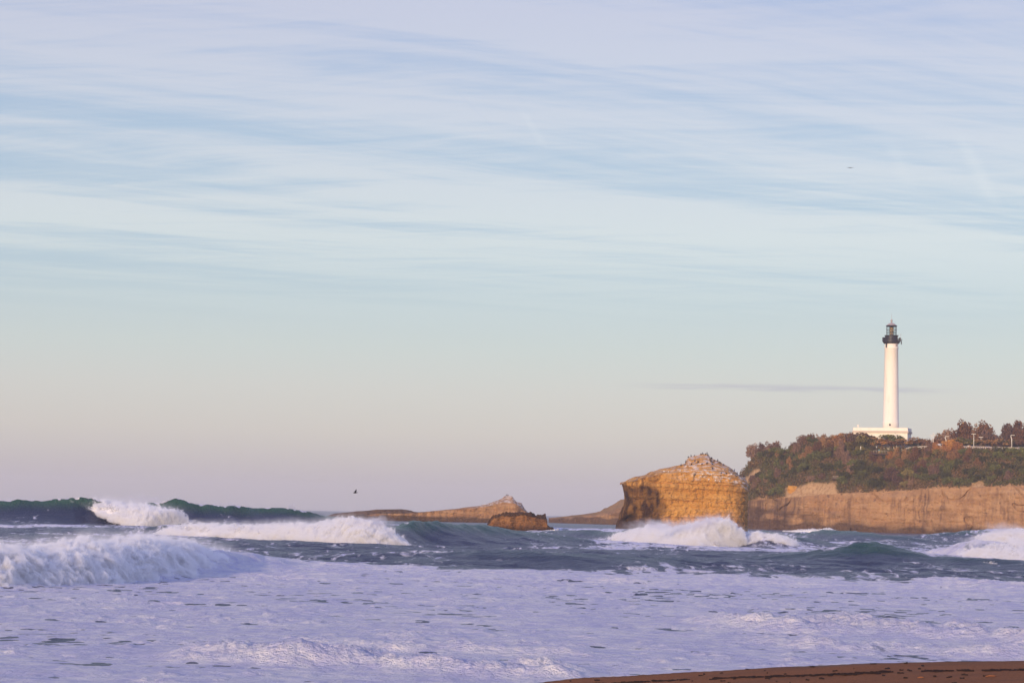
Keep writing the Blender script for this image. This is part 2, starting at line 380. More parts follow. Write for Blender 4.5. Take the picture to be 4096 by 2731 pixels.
    for keys, A, wf, wb, p0, p1 in BORES:
        k = np.array(keys, float); d = np.interp(az, azp(k[:, 0]), k[:, 1]) + 1.3*pn(X/5, 4.4, A*9) + .6*pn(X/1.7, 2.2, A*9)
        on = sst(azp(float(p0)), azp(float(p1)), az)
        if keys[-1][0] < 3000: on = on*(1 - sst(azp(float(keys[-1][0])-350), azp(float(keys[-1][0])), az))
        s = d - Y
        up = np.where(s > 0, np.exp(-(np.maximum(s, 0)/wf)**2), np.exp(-(np.minimum(s, 0)/wb)**2))*on
        rough = .45 + 1.3*billow(X/2.6, Y/2.0, 5.5, 5, .6)
        h += A*up*rough; foam = np.maximum(foam, up**.5*1.0)
    # foam slides off the small faces turned to the shore
    fx = inshore*(1-sst(.5, .9, foam-.45))
    return h, yo, foam, teal, lump, inshore, ed
def build_sea():
    a0 = math.radians(15.2)
    azs = np.concatenate([np.linspace(-math.radians(40), -a0, 60)[:-1], np.linspace(-a0, a0, 1150), np.linspace(a0, math.radians(40), 60)[1:]])
    rs = [38.0]
    while rs[-1] < 8200:
        r = rs[-1]; rs.append(r*(1 + (.0030 if r < 140 else .0021 if r < 520 else .0026 if r < 600 else .0026 + .03*min(1, (r-600)/1500))))
    rs = np.array(rs); R, A = np.meshgrid(rs, azs, indexing='ij')
    X = R*np.sin(A); Y = R*np.cos(A)
    step = R*.0026*np.where(R < 600, 1, 1 + 11*np.clip((R-600)/1500, 0, 1))
    h, yo, foam, teal, lump, ins, ed = sea_fields(X, Y, step)
    # slope of the small chop along the view from the beach: steep shoreward faces lose their foam
    gy = np.gradient(lump, axis=0)/np.gradient(R, axis=0)
    gq = .6*gy + .42*pn(X/.95, Y/.55, 9.9) + .18*pn(X/1.6, Y/1.2, 4.9) + .20*pn(X/7, Y/11, 2.9)
    q0, q1 = np.quantile(gq[ins > .9], (.855, .965))
    bare = sst(q0, q1, gq)*ins*sst(50, 66, R)
    bare *= (1 - sst(.81, .86, foam))*(1 - .9*sst(.02, .08, h - .35*(h > 9)))
    foam = foam*(1 - .78*bare)
    # waterline on the sand
    wet_or_shade = np.clip((sandz(X, Y) + .12), 0, 10); foam = np.maximum(foam, .97*sst(-.9, -.25, sandz(X, Y)-h)*ins)
    v = np.stack([X, Y + yo, h], -1).reshape(-1, 3)
    me = npmesh('sea', v, gridf(len(rs), len(azs))[:, ::-1], dict(foam=foam, teal=teal))
    return tag(link('sea', me, M['sea'], smooth=True), kind='structure')
build_sea()

# ------------------------------------------------------------------ broken white water
def froth(label, k, wid, Hm, dens, seed):
    """the airy part of the breaking wave: a cloud of droplets that follows the bank (crest line and height as curves along it)"""
    px = np.linspace(k[0, 0], k[-1, 0], 60); d = np.interp(px, k[:, 0], k[:, 1]); H = np.interp(px, k[:, 0], k[:, 2]); Zb = np.interp(px, k[:, 0], k[:, 3]); bx = np.tan(azp(px))*d
    a = np.array([bx[0], d[0]]); b = np.array([bx[-1], d[-1]]); L_ = np.linalg.norm(b-a); t = (b-a)/L_; nrm = np.array([-t[1], t[0]]); nrm = nrm if nrm[1] > 0 else -nrm
    lx = (bx-a[0])*t[0] + (d-a[1])*t[1]; ly = (bx-a[0])*nrm[0] + (d-a[1])*nrm[1]
    y0, y1 = ly.min() - 2.5 - .5*Hm, ly.max() + wid + 3 + Hm; z0, z1 = min(Zb.min(), -.3) - .3, H.max()*1.35 + .8
    Mw = Matrix(((t[0], nrm[0], 0, a[0]), (t[1], nrm[1], 0, a[1]), (0, 0, 1, 0), (0, 0, 0, 1)))
    ex = min(Hm*.45, 1.6); bm = bmesh.new(); box(bm, (L_/2, (y0+y1)/2, (z0+z1)/2), (L_ + 2*ex, y1-y0, z1-z0))
    m = bpy.data.materials.new('white_water_froth'); m.use_nodes = True; n = NT(m.node_tree); n.n.clear()
    out = n.add('ShaderNodeOutputMaterial'); pv = n.add('ShaderNodeVolumePrincipled'); tc = n.add('ShaderNodeTexCoord').outputs['Object']; x, y, z = n.sep(tc)
    u = n.math('DIVIDE', x, L_)
    def curve(vals, lo, hi):
        c = n.add('ShaderNodeFloatCurve'); n.put(c.inputs['Value'], u); pts = c.mapping.curves[0].points
        xs = np.linspace(0, 1, 20); vs = (np.interp(xs*L_, lx, vals) - lo)/max(hi-lo, 1e-6)
        pts[0].location = (0, vs[0]); pts[1].location = (1, vs[-1])
        for q in range(1, 19): pts.new(xs[q], vs[q])
        c.mapping.update(); return n.math('ADD', n.math('MULTIPLY', c.outputs[0], hi-lo), lo)
    yc = curve(ly, ly.min(), ly.max()); Hc = curve(H - Zb, 0, (H-Zb).max()); Zc = curve(Zb, Zb.min(), Zb.max())
    ends = n.math('MULTIPLY', n.ss(x, -ex, ex*.6), n.ss(x, L_ + ex, L_ - ex*.6))
    pw = n.vmath('ADD', tc, (seed*13.1, 0, 0)); q = Hm*.50
    warp = n.noise(pw, 1/(q*2.6), 3, .5); nz = n.noise(pw, 1.5/q, 7, .74, .3); n2 = n.noise(pw, 1/(Hm*1.7), 3, .5)
    dy = n.math('SUBTRACT', n.math('ADD', n.math('SUBTRACT', y, yc), n.math('MULTIPLY', n.math('SUBTRACT', warp, .5), Hm*.75)), wid*.42)
    r = n.math('DIVIDE', n.math('ABSOLUTE', dy), n.math('MULTIPLY', n.ss(dy, -.4, .4, wid*.60, wid*.72), n.math('ADD', .45, n.math('DIVIDE', Hc, Hm/.55))))
    prof = n.math('SUBTRACT', 1.0, n.math('POWER', r, 2.6))
    hh = n.math('MULTIPLY', n.math('MULTIPLY', Hc, .84), n.math('MULTIPLY', n.math('ADD', .62, n.math('MULTIPLY', n2, .76)), n.math('MULTIPLY', prof, ends)))
    f = n.math('SUBTRACT', hh, n.math('SUBTRACT', z, Zc))                                     # metres below the froth surface
    g_ = n.math('ADD', f, n.math('MULTIPLY', n.math('SUBTRACT', nz, .5), Hm*1.25))
    core_ = n.ss(g_, -.04*Hm, .10*Hm)
    mist = n.math('MULTIPLY', n.ss(g_, -.36*Hm, .05*Hm), .014)
    live = n.math('MULTIPLY', n.ss(Hc, .05*Hm, .25*Hm), n.ss(n.math('SUBTRACT', z, Zc), -.35, .05))
    n.put(pv.inputs['Density'], n.math('MULTIPLY', n.math('MULTIPLY', n.math('MAXIMUM', core_, mist), live), dens*4.2/Hm)); pv.inputs['Color'].default_value = (.996, .994, .996, 1)
    n.l.new(pv.outputs[0], out.inputs['Volume']); m.cycles.volume_step_rate = max(.004, (.075 if dens > 8 else .11)*Hm/(max(L_ + 2*ex, y1-y0, z1-z0)*.1))
    o = bmo('sea_spray', bm, m); o.matrix_world = Mw; tag(o, 'airy froth over the ' + label, 'sea spray', kind='stuff')
def whitewater(label, keys, res, wid, seed, lumps=.30, drops=3000, dsize=.05, toss=.5, dens=5.0, core=.62, fog=True):
    """keys: (photo column, depth of the front foot, crest height, height of the foot); a rolling bank of foam with a ragged crest"""
    k = np.array([tuple(q) + ((-.35,) if len(q) == 3 else ()) for q in keys], float); n = 400
    px = np.linspace(k[0, 0], k[-1, 0], n)
    d = np.interp(px, k[:, 0], k[:, 1]); Hh = np.interp(px, k[:, 0], k[:, 2]); Zb = np.interp(px, k[:, 0], k[:, 3])
    bx = np.tan(azp(px))*d
    L = np.concatenate([[0], np.cumsum(np.hypot(np.diff(bx), np.diff(d)))])
    nu = int(L[-1]/res); u = np.linspace(0, L[-1], nu)
    bx, d, Hh, Zb = [np.interp(u, L, q) for q in (bx, d, Hh, Zb)]
    Hm = Hh.max()
    if fog: froth(label, k, wid, Hm, dens, seed)
    Hh = Zb + (Hh-Zb)*core*(.92 + .22*pn(u/(Hm*1.6), seed, 1.1) + .16*pn(u/(Hm*.5), seed, 3.1))
    d = d + Hm*.4*pn(u/(Hm*2.5), seed, 7.7) + Hm*.18*pn(u/(Hm*.8), seed, 4.7)
    tx, ty = np.gradient(bx, u), np.gradient(d, u)
    kk = max(3, int(Hm*1.5/res)); ker = np.ones(kk)/kk; tx, ty = [np.convolve(np.pad(q_, kk, 'edge'), ker, 'same')[kk:-kk] for q_ in (tx, ty)]
    ln_ = np.hypot(tx, ty) + 1e-9; nbx, nby = -ty/ln_, tx/ln_; flip = np.where(nby < 0, -1, 1); nbx, nby = nbx*flip, nby*flip
    nv = max(24, int((Hm*1.8 + wid)/res)); ph = np.linspace(0.02, PI*.93, nv)
    U, PH = np.meshgrid(np.arange(nu), ph, indexing='xy'); U = U.astype(int)
    wd = wid*np.clip((Hh-Zb)/Hm, .15, 1)*.8; d = d + (wid*.16 if fog else 0); Hh = np.where(fog, Zb + (Hh-Zb)*np.clip(np.minimum(u, L[-1]-u)/(1.6*Hm), .05, 1), Hh)
    ny = -np.cos(PH); nz = np.sin(PH)**.8
    X = bx[U] + nbx[U]*wd[U]*(.5 + .5*ny); Y = d[U] + nby[U]*wd[U]*(.5 + .5*ny); Z = Zb[U] + (Hh-Zb)[U]*nz*.93
    q = Hm*.55
    b1 = billow(X/q, Y/q, Z/q + seed, 4, .55) - .35
    disp = Hm*.42*b1*np.clip((Hh-Zb)[U]/Hm, .2, 1)
    N = np.stack([nbx[U]*ny*.7, nby[U]*ny*.7 - .05, nz*.7], -1)
    base = np.stack([X, Y, Z], -1); v = (base + N*disp[..., None]).reshape(-1, 3); f = gridf(nv, nu)
    VS = [v]; FS = [f[:, [0, 1, 2]], f[:, [0, 2, 3]]]; o0 = len(v); rel = ((Hh-Zb)/Hm)[np.arange(nv*nu) % nu]
    # fine flung spray round the crest
    drops = int(drops*1.3); dsize *= 2.4; idx = rng.integers(int(nv*.25), int(nv*.62), drops)*nu + rng.integers(0, nu, drops)
    hl = (Hh-Zb)[idx % nu]; c = v[idx].copy() + rng.normal(0, 1, (drops, 3))*np.array([.06, .06, .05])*hl[:, None]
    c[:, 2] += rng.exponential(toss*.11, drops)*hl; c[:, 1] += rng.exponential(.10, drops)*hl
    T = np.array([[1, 1, 1], [1, -1, -1], [-1, 1, -1], [-1, -1, 1]], float)
    sz = dsize*.36*rng.lognormal(0, .45, drops)
    VS.append((c[:, None, :] + T[None]*sz[:, None, None]).reshape(-1, 3)); q4 = np.arange(drops)[:, None]*4 + o0
    FS.append(np.concatenate([q4 + np.array(a) for a in ((0, 1, 2), (0, 3, 1), (0, 2, 3), (1, 3, 2))]))
    me = npmesh('whitewater', np.concatenate(VS), np.concatenate(FS))
    return tag(link('whitewater', me, M['foam'], smooth=True), label, 'white water', kind='stuff')
whitewater('broad bank of white water rolling in across the left of the bay', [(-900, 108, 1.7), (-300, 110, 1.85), (0, 114, 2.05), (150, 117, 2.15), (350, 122, 2.2), (580, 132, 2.75), (720, 138, 2.5), (900, 150, 2.0), (1030, 158, 1.2), (1110, 162, .3)], .055, 6.0, 1.5, .30, 16000, .028, .5, dens=8.5)
whitewater('long tumbling line of white water with a tall plume at its end', [(590, 334, .5), (660, 330, 1.8), (780, 324, 2.1), (900, 311, 2.1), (1020, 298, 2.3), (1140, 284, 2.9), (1240, 275, 3.4), (1320, 269, 3.8), (1380, 266, 3.2), (1430, 263, 2.0), (1465, 262, .4)], .10, 7.5, 2.5, .32, 14000, .05, .8)
whitewater('white cascade falling down the face of the tall left breaker', [(322, 476, 5.6, 4.6), (350, 474, 5.5, 3.4), (400, 470, 5.2, 2.0), (450, 466, 5.2, 1.2), (510, 462, 5.1, .4), (560, 458, 4.8, -.4), (600, 457, 5.0, -.5), (622, 458, 4.4, -.5)], .17, 13, 3.5, .22, 5000, .08, .6)
whitewater('churning white water breaking at the foot of the big ochre rock', [(2410, 398, .6), (2450, 392, 2.0), (2550, 378, 2.9), (2650, 360, 3.3), (2740, 347, 3.8), (2810, 340, 4.9), (2860, 338, 5.3), (2910, 338, 4.0), (2950, 340, 2.4), (2980, 342, .8)], .12, 8, 4.5, .30, 14000, .03, 1.2, core=.18)
whitewater('thin tail of white water trailing off beside the big ochre rock', [(2940, 346, 2.4), (3000, 343, 2.7), (3050, 342, 2.3), (3110, 340, 1.9), (3160, 339, .5)], .12, 6, 5.5, .26, 5000, .055, .6)
whitewater('white water bursting over the swell at the right edge', [(3765, 252, .8), (3820, 248, 1.9), (3890, 243, 2.6), (3960, 240, 2.7), (4050, 234, 2.0), (4200, 225, 1.6), (4600, 212, 1.5)], .10, 7, 6.5, .32, 9000, .045, 1.0)
whitewater('far line of white water breaking below the cliff at the right edge', [(3840, 538, .9), (3900, 530, 2.4), (3980, 524, 3.9), (4040, 520, 3.6), (4150, 516, 3.2), (4500, 500, 3.0)], .20, 14, 7.5, .28, 4000, .09, .6)
whitewater('small whitecap toppling on the dark swell near the right edge', [(3860, 211, .1), (3890, 209, .55), (3915, 208, .8), (3945, 207, .85), (3975, 206, .5), (3995, 206, .05)], .06, 2.2, 8.5, .22, 900, .03, .4, fog=False, core=1.0)
whitewater('low white surf lapping the foot of the headland cliff', [(3130, 800, .3), (3190, 795, .9), (3260, 790, 1.2), (3300, 788, 1.9), (3345, 786, .5)], .25, 8, 10.5, .3, 900, .08, .4, fog=False, core=1.0)
whitewater('white swash round the foot of the small dark rock', [(2140, 545, .1), (2180, 543, .5), (2215, 541, .7), (2260, 540, .1)], .22, 5, 11.5, .3, 700, .07, .4, fog=False, core=1.0)

def spray(label, px, py, d, sx, sy, sz, dens, scale):
    bm = bmesh.new(); bmesh.ops.create_icosphere(bm, subdivisions=3, radius=1)
    o = bmo('sea_spray', bm, mat_spray('spray_mist', dens, scale)); o.location = V(px, py, d); o.scale = (sx, sy, sz)
    tag(o, label, 'sea spray', kind='stuff'); return o
spray('mist of spray flung up before the big ochre rock', 2840, 2092, 343, 7.0, 4, 3.4, 1.5, .5)
spray('thin veil of spray drifting at the left foot of the big rock', 2640, 2092, 350, 9.0, 4, 2.0, .55, .5)
spray('spray blown off the lip of the tall left breaker', 560, 1992, 482, 13, 6, 3.4, .30, .3)
spray('puff of spray on the shoulder of the left breaker', 1165, 2024, 486, 1.9, 2, 1.6, 1.5, .9)
spray('cloud of spray above the plume of the tumbling white water', 1490, 2085, 268, 4.6, 4, 1.7, 1.2, .7)
spray('spray thrown over the swell at the right edge', 3905, 2160, 244, 3.2, 3, 1.3, 1.4, .9)
spray('haze of spray over the far surf below the cliff', 4020, 2105, 525, 11, 6, 3.0, .25, .4)

def spray_bank(label, px0, d0, px1, d1, z, ry, rz_, dens, scale):
    a = np.array([math.tan(float(azp(px0)))*d0, d0]); b = np.array([math.tan(float(azp(px1)))*d1, d1]); c = (a+b)/2; L_ = np.linalg.norm(b-a)
    bm = bmesh.new(); bmesh.ops.create_icosphere(bm, subdivisions=3, radius=1)
    o = bmo('sea_spray', bm, mat_spray('spray_mist', dens, scale)); o.location = (c[0], c[1], z); o.scale = (L_*.56, ry, rz_); o.rotation_euler = (0, 0, math.atan2(b[1]-a[1], b[0]-a[0]))
    tag(o, label, 'sea spray', kind='stuff')
spray_bank('wisps of spray torn off the dark crest of the left breaker', 600, 481, 1150, 486, 5.2, 5.0, 1.6, .30, .5)
spray_bank('wisps of spray torn off the far left end of the breaker', -150, 479, 330, 481, 5.1, 5.0, 1.6, .20, .5)

# ------------------------------------------------------------------ beach
def build_sand():
    xs = np.arange(-70, 75, .22); ys = np.concatenate([np.arange(-12, 30, .8), np.arange(30, 66, .16)])
    Y, X = np.meshgrid(ys, xs, indexing='ij')
    Z = sandz(X, Y) + .018*fbm(X/1.5, Y/1.5, 1.0, 4) + .04*pn(X/9, Y/6, 2.0)
    d = np.interp(X, _bx, _bd)
    damp = sst(-.9, .3, Y - d - .5*pn(X/3, 1.1, 2.2))*.6
    dl = np.abs(Y - (d - 3.1 + .7*pn(X/4, .3, 9.1)))
    me = npmesh('beach_sand', np.stack([X, Y, Z], -1).reshape(-1, 3), gridf(len(ys), len(xs)), dict(damp=damp))
    tag(link('beach_sand', me, M['sand'], smooth=True), kind='structure')
build_sand()
def build_wrack():                                   # dark seaweed scraps along the tide line
    vs = []; fs = []
    def scrap(x, y, l, w, rz):
        z = float(sandz(np.array(x), np.array(y))) + .02
        n = 5
        for i in range(n):
            t = i/(n-1)*2 - 1; hw = w*(1-abs(t)**1.5*.8)*random.uniform(.5, 1.2)
            cx = x + math.cos(rz)*t*l; cy = y + math.sin(rz)*t*l + random.uniform(-.02, .02)
            for sgn, dz in ((-1, -.02), (0, random.uniform(.004, .022)), (1, -.02)):
                vs.append((cx - math.sin(rz)*hw*sgn, cy + math.cos(rz)*hw*sgn, z + dz))
        b = len(vs) - 3*n
        for i in range(n-1):
            for j in range(2): fs.append((b+i*3+j, b+i*3+j+1, b+i*3+j+4, b+i*3+j+3))
    for i in range(420):
        x = random.uniform(1.5, 17)
        d = np.interp(x, _bx, _bd)
        y = d - 2.6 - .16*(x-2)*.6 + .5*float(pn(x/3, 1.7, 3.1)) + random.gauss(0, .10)
        if float(pn(x/1.1, 5.5, .3)) < -.12: continue
        scrap(x, y, random.uniform(.03, .12), random.uniform(.010, .03), random.gauss(.05, .25))
    for i in range(110):
        x = random.uniform(1.5, 17); d = np.interp(x, _bx, _bd)
        scrap(x, d - random.uniform(.05, 8), random.uniform(.01, .07), random.uniform(.006, .018), random.gauss(0, .4))
    tag(link('seaweed', npmesh('seaweed', vs, fs), M['seaweed']), 'dark seaweed scraps strewn along the tide line on the sand', 'seaweed', kind='stuff')
build_wrack()
for px, py, l, lab in ((3965, 2708, .11, 'reddish driftwood stick lying on the brown sand near the right edge'), (3685, 2714, .07, 'small reddish driftwood stick lying on the sand below the seaweed line')):
    a, b = ray(px, py); dd = 40.0
    for _ in range(30): dd = (CAMZ - float(sandz(np.array(a*dd), np.array(dd))))/-b
    bm = bmesh.new(); tube(bm, [(-l, 0, .01), (-l*.3, .02, .02), (l*.4, .01, .02), (l, .03, .012)], [.008, .014, .013, .006], 7)
    o = bmo('driftwood_stick', bm, M['drift'], smooth=True); o.location = (a*dd, dd, float(sandz(np.array(a*dd), np.array(dd)))+.012); tag(o, lab, 'driftwood')

# ------------------------------------------------------------------ headland
HK = np.array([  # column, depth of the cliff foot, photo row of the cliff edge, row of the slope top, run of the slope
    (2195, 1150, 2075, 2071, 6), (2260, 1140, 2070, 2064, 8), (2330, 1130, 2064, 2056, 10), (2400, 1120, 2058, 2046, 12), (2440, 1112, 2046, 2024, 14), (2485, 1105, 2032, 1998, 18),
    (2700, 1050, 2016, 1960, 24), (2900, 985, 2008, 1920, 24), (2965, 965, 2006, 1894, 22), (2985, 958, 2005, 1868, 20), (3010, 950, 2003, 1828, 20), (3060, 940, 1999, 1806, 22), (3110, 932, 1995, 1797, 24),
    (3150, 926, 1991, 1797, 25), (3240, 918, 1983, 1770, 26), (3370, 908, 1974, 1763, 26), (3440, 902, 1971, 1768, 26), (3490, 898, 1969, 1797, 24), (3560, 894, 1965, 1801, 24), (3640, 888, 1961, 1797, 24),
    (3720, 880, 1955, 1793, 24), (3900, 866, 1948, 1796, 24), (4096, 850, 1942, 1801, 24), (4400, 828, 1935, 1806, 24), (4800, 800, 1930, 1812, 24)], float)
def hk(px, i): return np.interp(px, HK[:, 0], HK[:, i])
def slope_pt(px, t):
    """point on the vegetated slope; t=0 at the cliff edge, 1 at the road"""
    df = hk(px, 1); zc = P(px, hk(px, 2), df+2)[..., 2]; zs = P(px, hk(px, 3), df+2+hk(px, 4))[..., 2]
    d = df + 2 + hk(px, 4)*t; tt = t*.85 + .15*np.sin(t*PI/2)
    z = zc + (zs - zc)*tt
    return np.stack([ray(px, hk(px, 3))[0]*d, d, z], -1)
def build_headland():
    pxs = np.linspace(2195, 4800, 1250); nc, ns_, npl = 100, 70, 12
    rows = []; T = []; kind = []
    df = hk(pxs, 1)
    zc = P(pxs, hk(pxs, 2), df+2)[:, 2]
    rx = ray(pxs, hk(pxs, 3))[0]
    for i in range(nc):
        t = i/(nc-1); d = df + 2.0*t - 1.5*np.exp(-((t-0.0)/.1)**2)*0; rows.append(np.stack([rx*d, d, -3 + (zc+3)*t], -1)); T.append(np.full(len(pxs), t)); kind.append(0)
    for i in range(1, ns_):
        t = i/(ns_-1); rows.append(slope_pt(pxs, t)); T.append(np.full(len(pxs), t)); kind.append(1)
    top = rows[-1]
    for i in range(1, npl):
        e = i/(npl-1); r = top.copy(); r[:, 1] += 120*e; r[:, 0] = rx*r[:, 1]; r[:, 2] -= 4*e**2 + (30*sst(.8, 1, e)); rows.append(r); T.append(np.full(len(pxs), e)); kind.append(2)
    v = np.array(rows); T = np.array(T); K = np.array(kind)[:, None]*np.ones_like(T)
    X, Y, Z = v[..., 0], v[..., 1], v[..., 2]; PX = pxs[None, :]*np.ones_like(T)
    cliff = (K == 0)*1.0; cw = np.where(K == 0, np.clip(np.minimum((1-T)*8, 1), 0, 1), 0)
    zz = Z + .02*X + .5*pn(X/22, Z/9, 4.4)
    gul = billow(X/11, Z/30, 2.2, 5, .6)*2.6 + 3.2*fbm(X/34, Z/70, 1.2, 3)
    strat = .22*pn(zz*1.1, X/25, 3.3) + .22*np.sign(pn(zz*.55, X/80, 8.3))*np.abs(pn(zz*.55, X/80, 8.3))**.4*.5
    fine = .6*fbm(X/2.2, Z/1.8, 6.6, 5, .6)
    cr = pn(X/11 + .6*pn(X/5, Z/5, 1.0), Z/26, 7.7); crack = np.exp(-(cr/.05)**2)*sst(-.15, .15, pn(X/20, Z/14, 3.0))
    disp = (gul + strat + fine - 2.2*crack - 1.0*np.exp(-((zz-4.2)/1.2)**2)*sst(-.2, .3, pn(X/30, .5, 8.8)))
    ledge = .5*sst(.2, .5, pn(zz*.25, X/25, 5.0))
    v[..., 1] -= (disp + ledge)*np.where(K == 0, .25 + .75*cw, 0) + np.where(K == 1, .8*fbm(X/6, Y/6, Z/6, 4)*np.minimum(1, T*6), 0)
    v[..., 2] += np.where(K == 1, .9*fbm(X/7, Y/7, 5.5, 4)*np.minimum(1, (1-T)*6)*np.minimum(1, T*8+.3), 0) + np.where((K == 0) & (T > .93), .6*pn(X/4, 0, 2.0), 0)*(T-.93)/.07
    scrub = np.where(K == 1, sst(.0, .10, T + .10*pn(X/5, T*3, 2.1)), 0) + (K == 2)
    bare = np.where(K == 1, sst(3125, 3165, PX)*(1-sst(3335, 3362, PX))*(1-sst(.16, .24, T + .05*pn(X/4, 3, 1))), 0)
    bare = np.maximum(bare, np.where(K == 1, sst(2940, 2965, PX)*(1-sst(3030, 3050, PX))*sst(.42, .5, T)*(1-sst(.62, .72, T + .1*pn(X/3, 2, 2))), 0))
    bare = np.maximum(bare, np.where(K == 1, sst(3880, 3890, PX)*(1-sst(3930, 3945, PX))*(1-sst(.10, .24, T)), 0))
    left = (PX < 2900) & (K > 0); scrub = np.where(left, scrub*.45, scrub)
    wet_or_shade = cliff*np.clip((1-sst(1.0, 4.5, Z + 1.5*pn(X/12, .3, 4)))*.85 + .5*(1-sst(4, 17, Z + 5*pn(X/18, Z/14, 4) + 9*sst(3150, 3600, PX)))*sst(-.35, .15, pn(X/7, Z/3, 6.))*1.3, 0, .9)
    stain_or_shade = cliff*(.18 + .38*sst(0, .4, pn(X/25, Z/15, 6.0))) + .25*crack  # cracks tinted darker, crevice shade put into the colour
    gr = gul - gul.mean(); stain_or_shade = stain_or_shade + cliff*.40*(1-sst(-1.5, -.2, gr)); wet_or_shade = np.clip(wet_or_shade + cliff*.28*(1-sst(-2.0, -.9, gr)), 0, .9)  # gully recesses darkened in colour, for shade the frontal sun leaves out
    stain_or_shade = np.clip(stain_or_shade + cliff*(1-sst(3000, 3350, PX))*.35, 0, 1)
    me = npmesh('headland', v.reshape(-1, 3), gridf(v.shape[0], v.shape[1]), dict(scrub=np.clip(scrub, 0, 1), bare=bare*.95, wet_or_shade=wet_or_shade, stain_or_shade=stain_or_shade))
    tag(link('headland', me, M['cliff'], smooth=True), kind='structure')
build_headland()

# ------------------------------------------------------------------ rocks in the sea
def loft_rock(name, m, label, sky, lip, d, T, res, seed, amp=1.0, strat=.5, fine=.3, exp=5, extra=None, capcol=None):
    """sky: (column,row) of the skyline; lip: (column,row) of the top edge of the front wall; T: half depth in metres"""
    sky = np.array(sky, float); lip = np.array(lip, float)
    px = np.linspace(sky[0, 0], sky[-1, 0], int((sky[-1, 0]-sky[0, 0])*d/FPX/res))
    zs = P(px, np.interp(px, sky[:, 0], sky[:, 1]), d)[:, 2]; zl = np.minimum(P(px, np.interp(px, lip[:, 0], lip[:, 1]), d - T*.9)[:, 2], zs - .05)
    bx = np.tan(azp(px))*d; s = np.linspace(-1, 1, len(px)); th = T*np.sqrt(np.clip(1-np.abs(s)**exp, 0, 1)) + .05
    nf = max(20, int((zl.max()+3)/res)); ncap = max(12, int(T*.9/res)); nb = 16
    rows = []; zone = []
    for i in range(nf): t = i/(nf-1); rows.append(np.stack([bx, d - th*(1 - .06*t), -3 + (zl+3)*t], -1)); zone.append(0*t + t*0 + 0)
    for i in range(1, ncap): t = i/(ncap-1); rows.append(np.stack([bx, d - th*.94*(1-t), zl + (zs-zl)*(t**.85)], -1)); zone.append(1)
    for i in range(1, nb): t = i/(nb-1); rows.append(np.stack([bx, d + th*(t**.6), zs - (zs+3)*t**1.6], -1)); zone.append(2)
    v = np.array(rows); X, Y, Z = v[..., 0].copy(), v[..., 1].copy(), v[..., 2].copy(); K = np.array(zone)[:, None]*np.ones_like(X)
    PX = px[None]*np.ones_like(X); SS = s[None]*np.ones_like(X)
    zz = Z + .03*X + .35*pn(X/9, Z/5, seed)
    # walls move out and in along the plan normal (towards the viewer in the middle, sideways at the ends)
    nx = np.sign(SS)*np.abs(SS)**exp; nyv = -np.sqrt(np.clip(1-np.abs(SS)**exp, .02, 1)); nyv = np.where(K == 2, -nyv*.8, nyv)
    gul = amp*(.9*billow(X/7, Z/22, seed+Y*.05, 4) + .8*fbm(X/16, Z/30, seed+1+Y*.03, 3) - .4)
    st = strat*(.8*pn(zz*1.0, X/40, seed+2) + .6*np.sign(pn(zz*.7, X/30, seed+3))*np.abs(pn(zz*.7, X/30, seed+3))**.35)
    fi = fine*fbm(X/1.3, Z/.9 + Y*.3, seed+4, 5, .62)
    ds = (gul + st + fi)*np.where(K == 1, .30, 1.0)
    v[..., 0] += nx*ds*.6; v[..., 1] += nyv*ds
    capn = np.where(K == 1, 1.0, 0)*np.sin(np.clip((Z-zl[None])/np.maximum(zs-zl, .1)[None], 0, 1)*PI)
    v[..., 2] += np.where(K == 1, fine*(.55*fbm(X/2.6, Y/2.6, seed+5, 5, .55) + 1.3*np.sign(pn(Z*1.3, X/12, seed))*np.abs(pn(Z*1.3, X/12, seed))**.5), 0)*(.35+.65*capn)
    at = dict(stain_or_shade=np.full(X.shape, .3), wet_or_shade=(K == 0)*(1-sst(.8, 3.0, Z + pn(X/4, .2, seed))), guano=np.zeros(X.shape), scrub=np.zeros(X.shape), bare=np.zeros(X.shape))
    if extra: extra(v, X, Y, Z, K, PX, SS, at, zl, zs)
    me = npmesh(name, v.reshape(-1, 3), gridf(v.shape[0], v.shape[1]), at)
    o = link(name, me, m, smooth=True); tag(o, label, 'rock'); return o, (px, zs, zl, d, T)
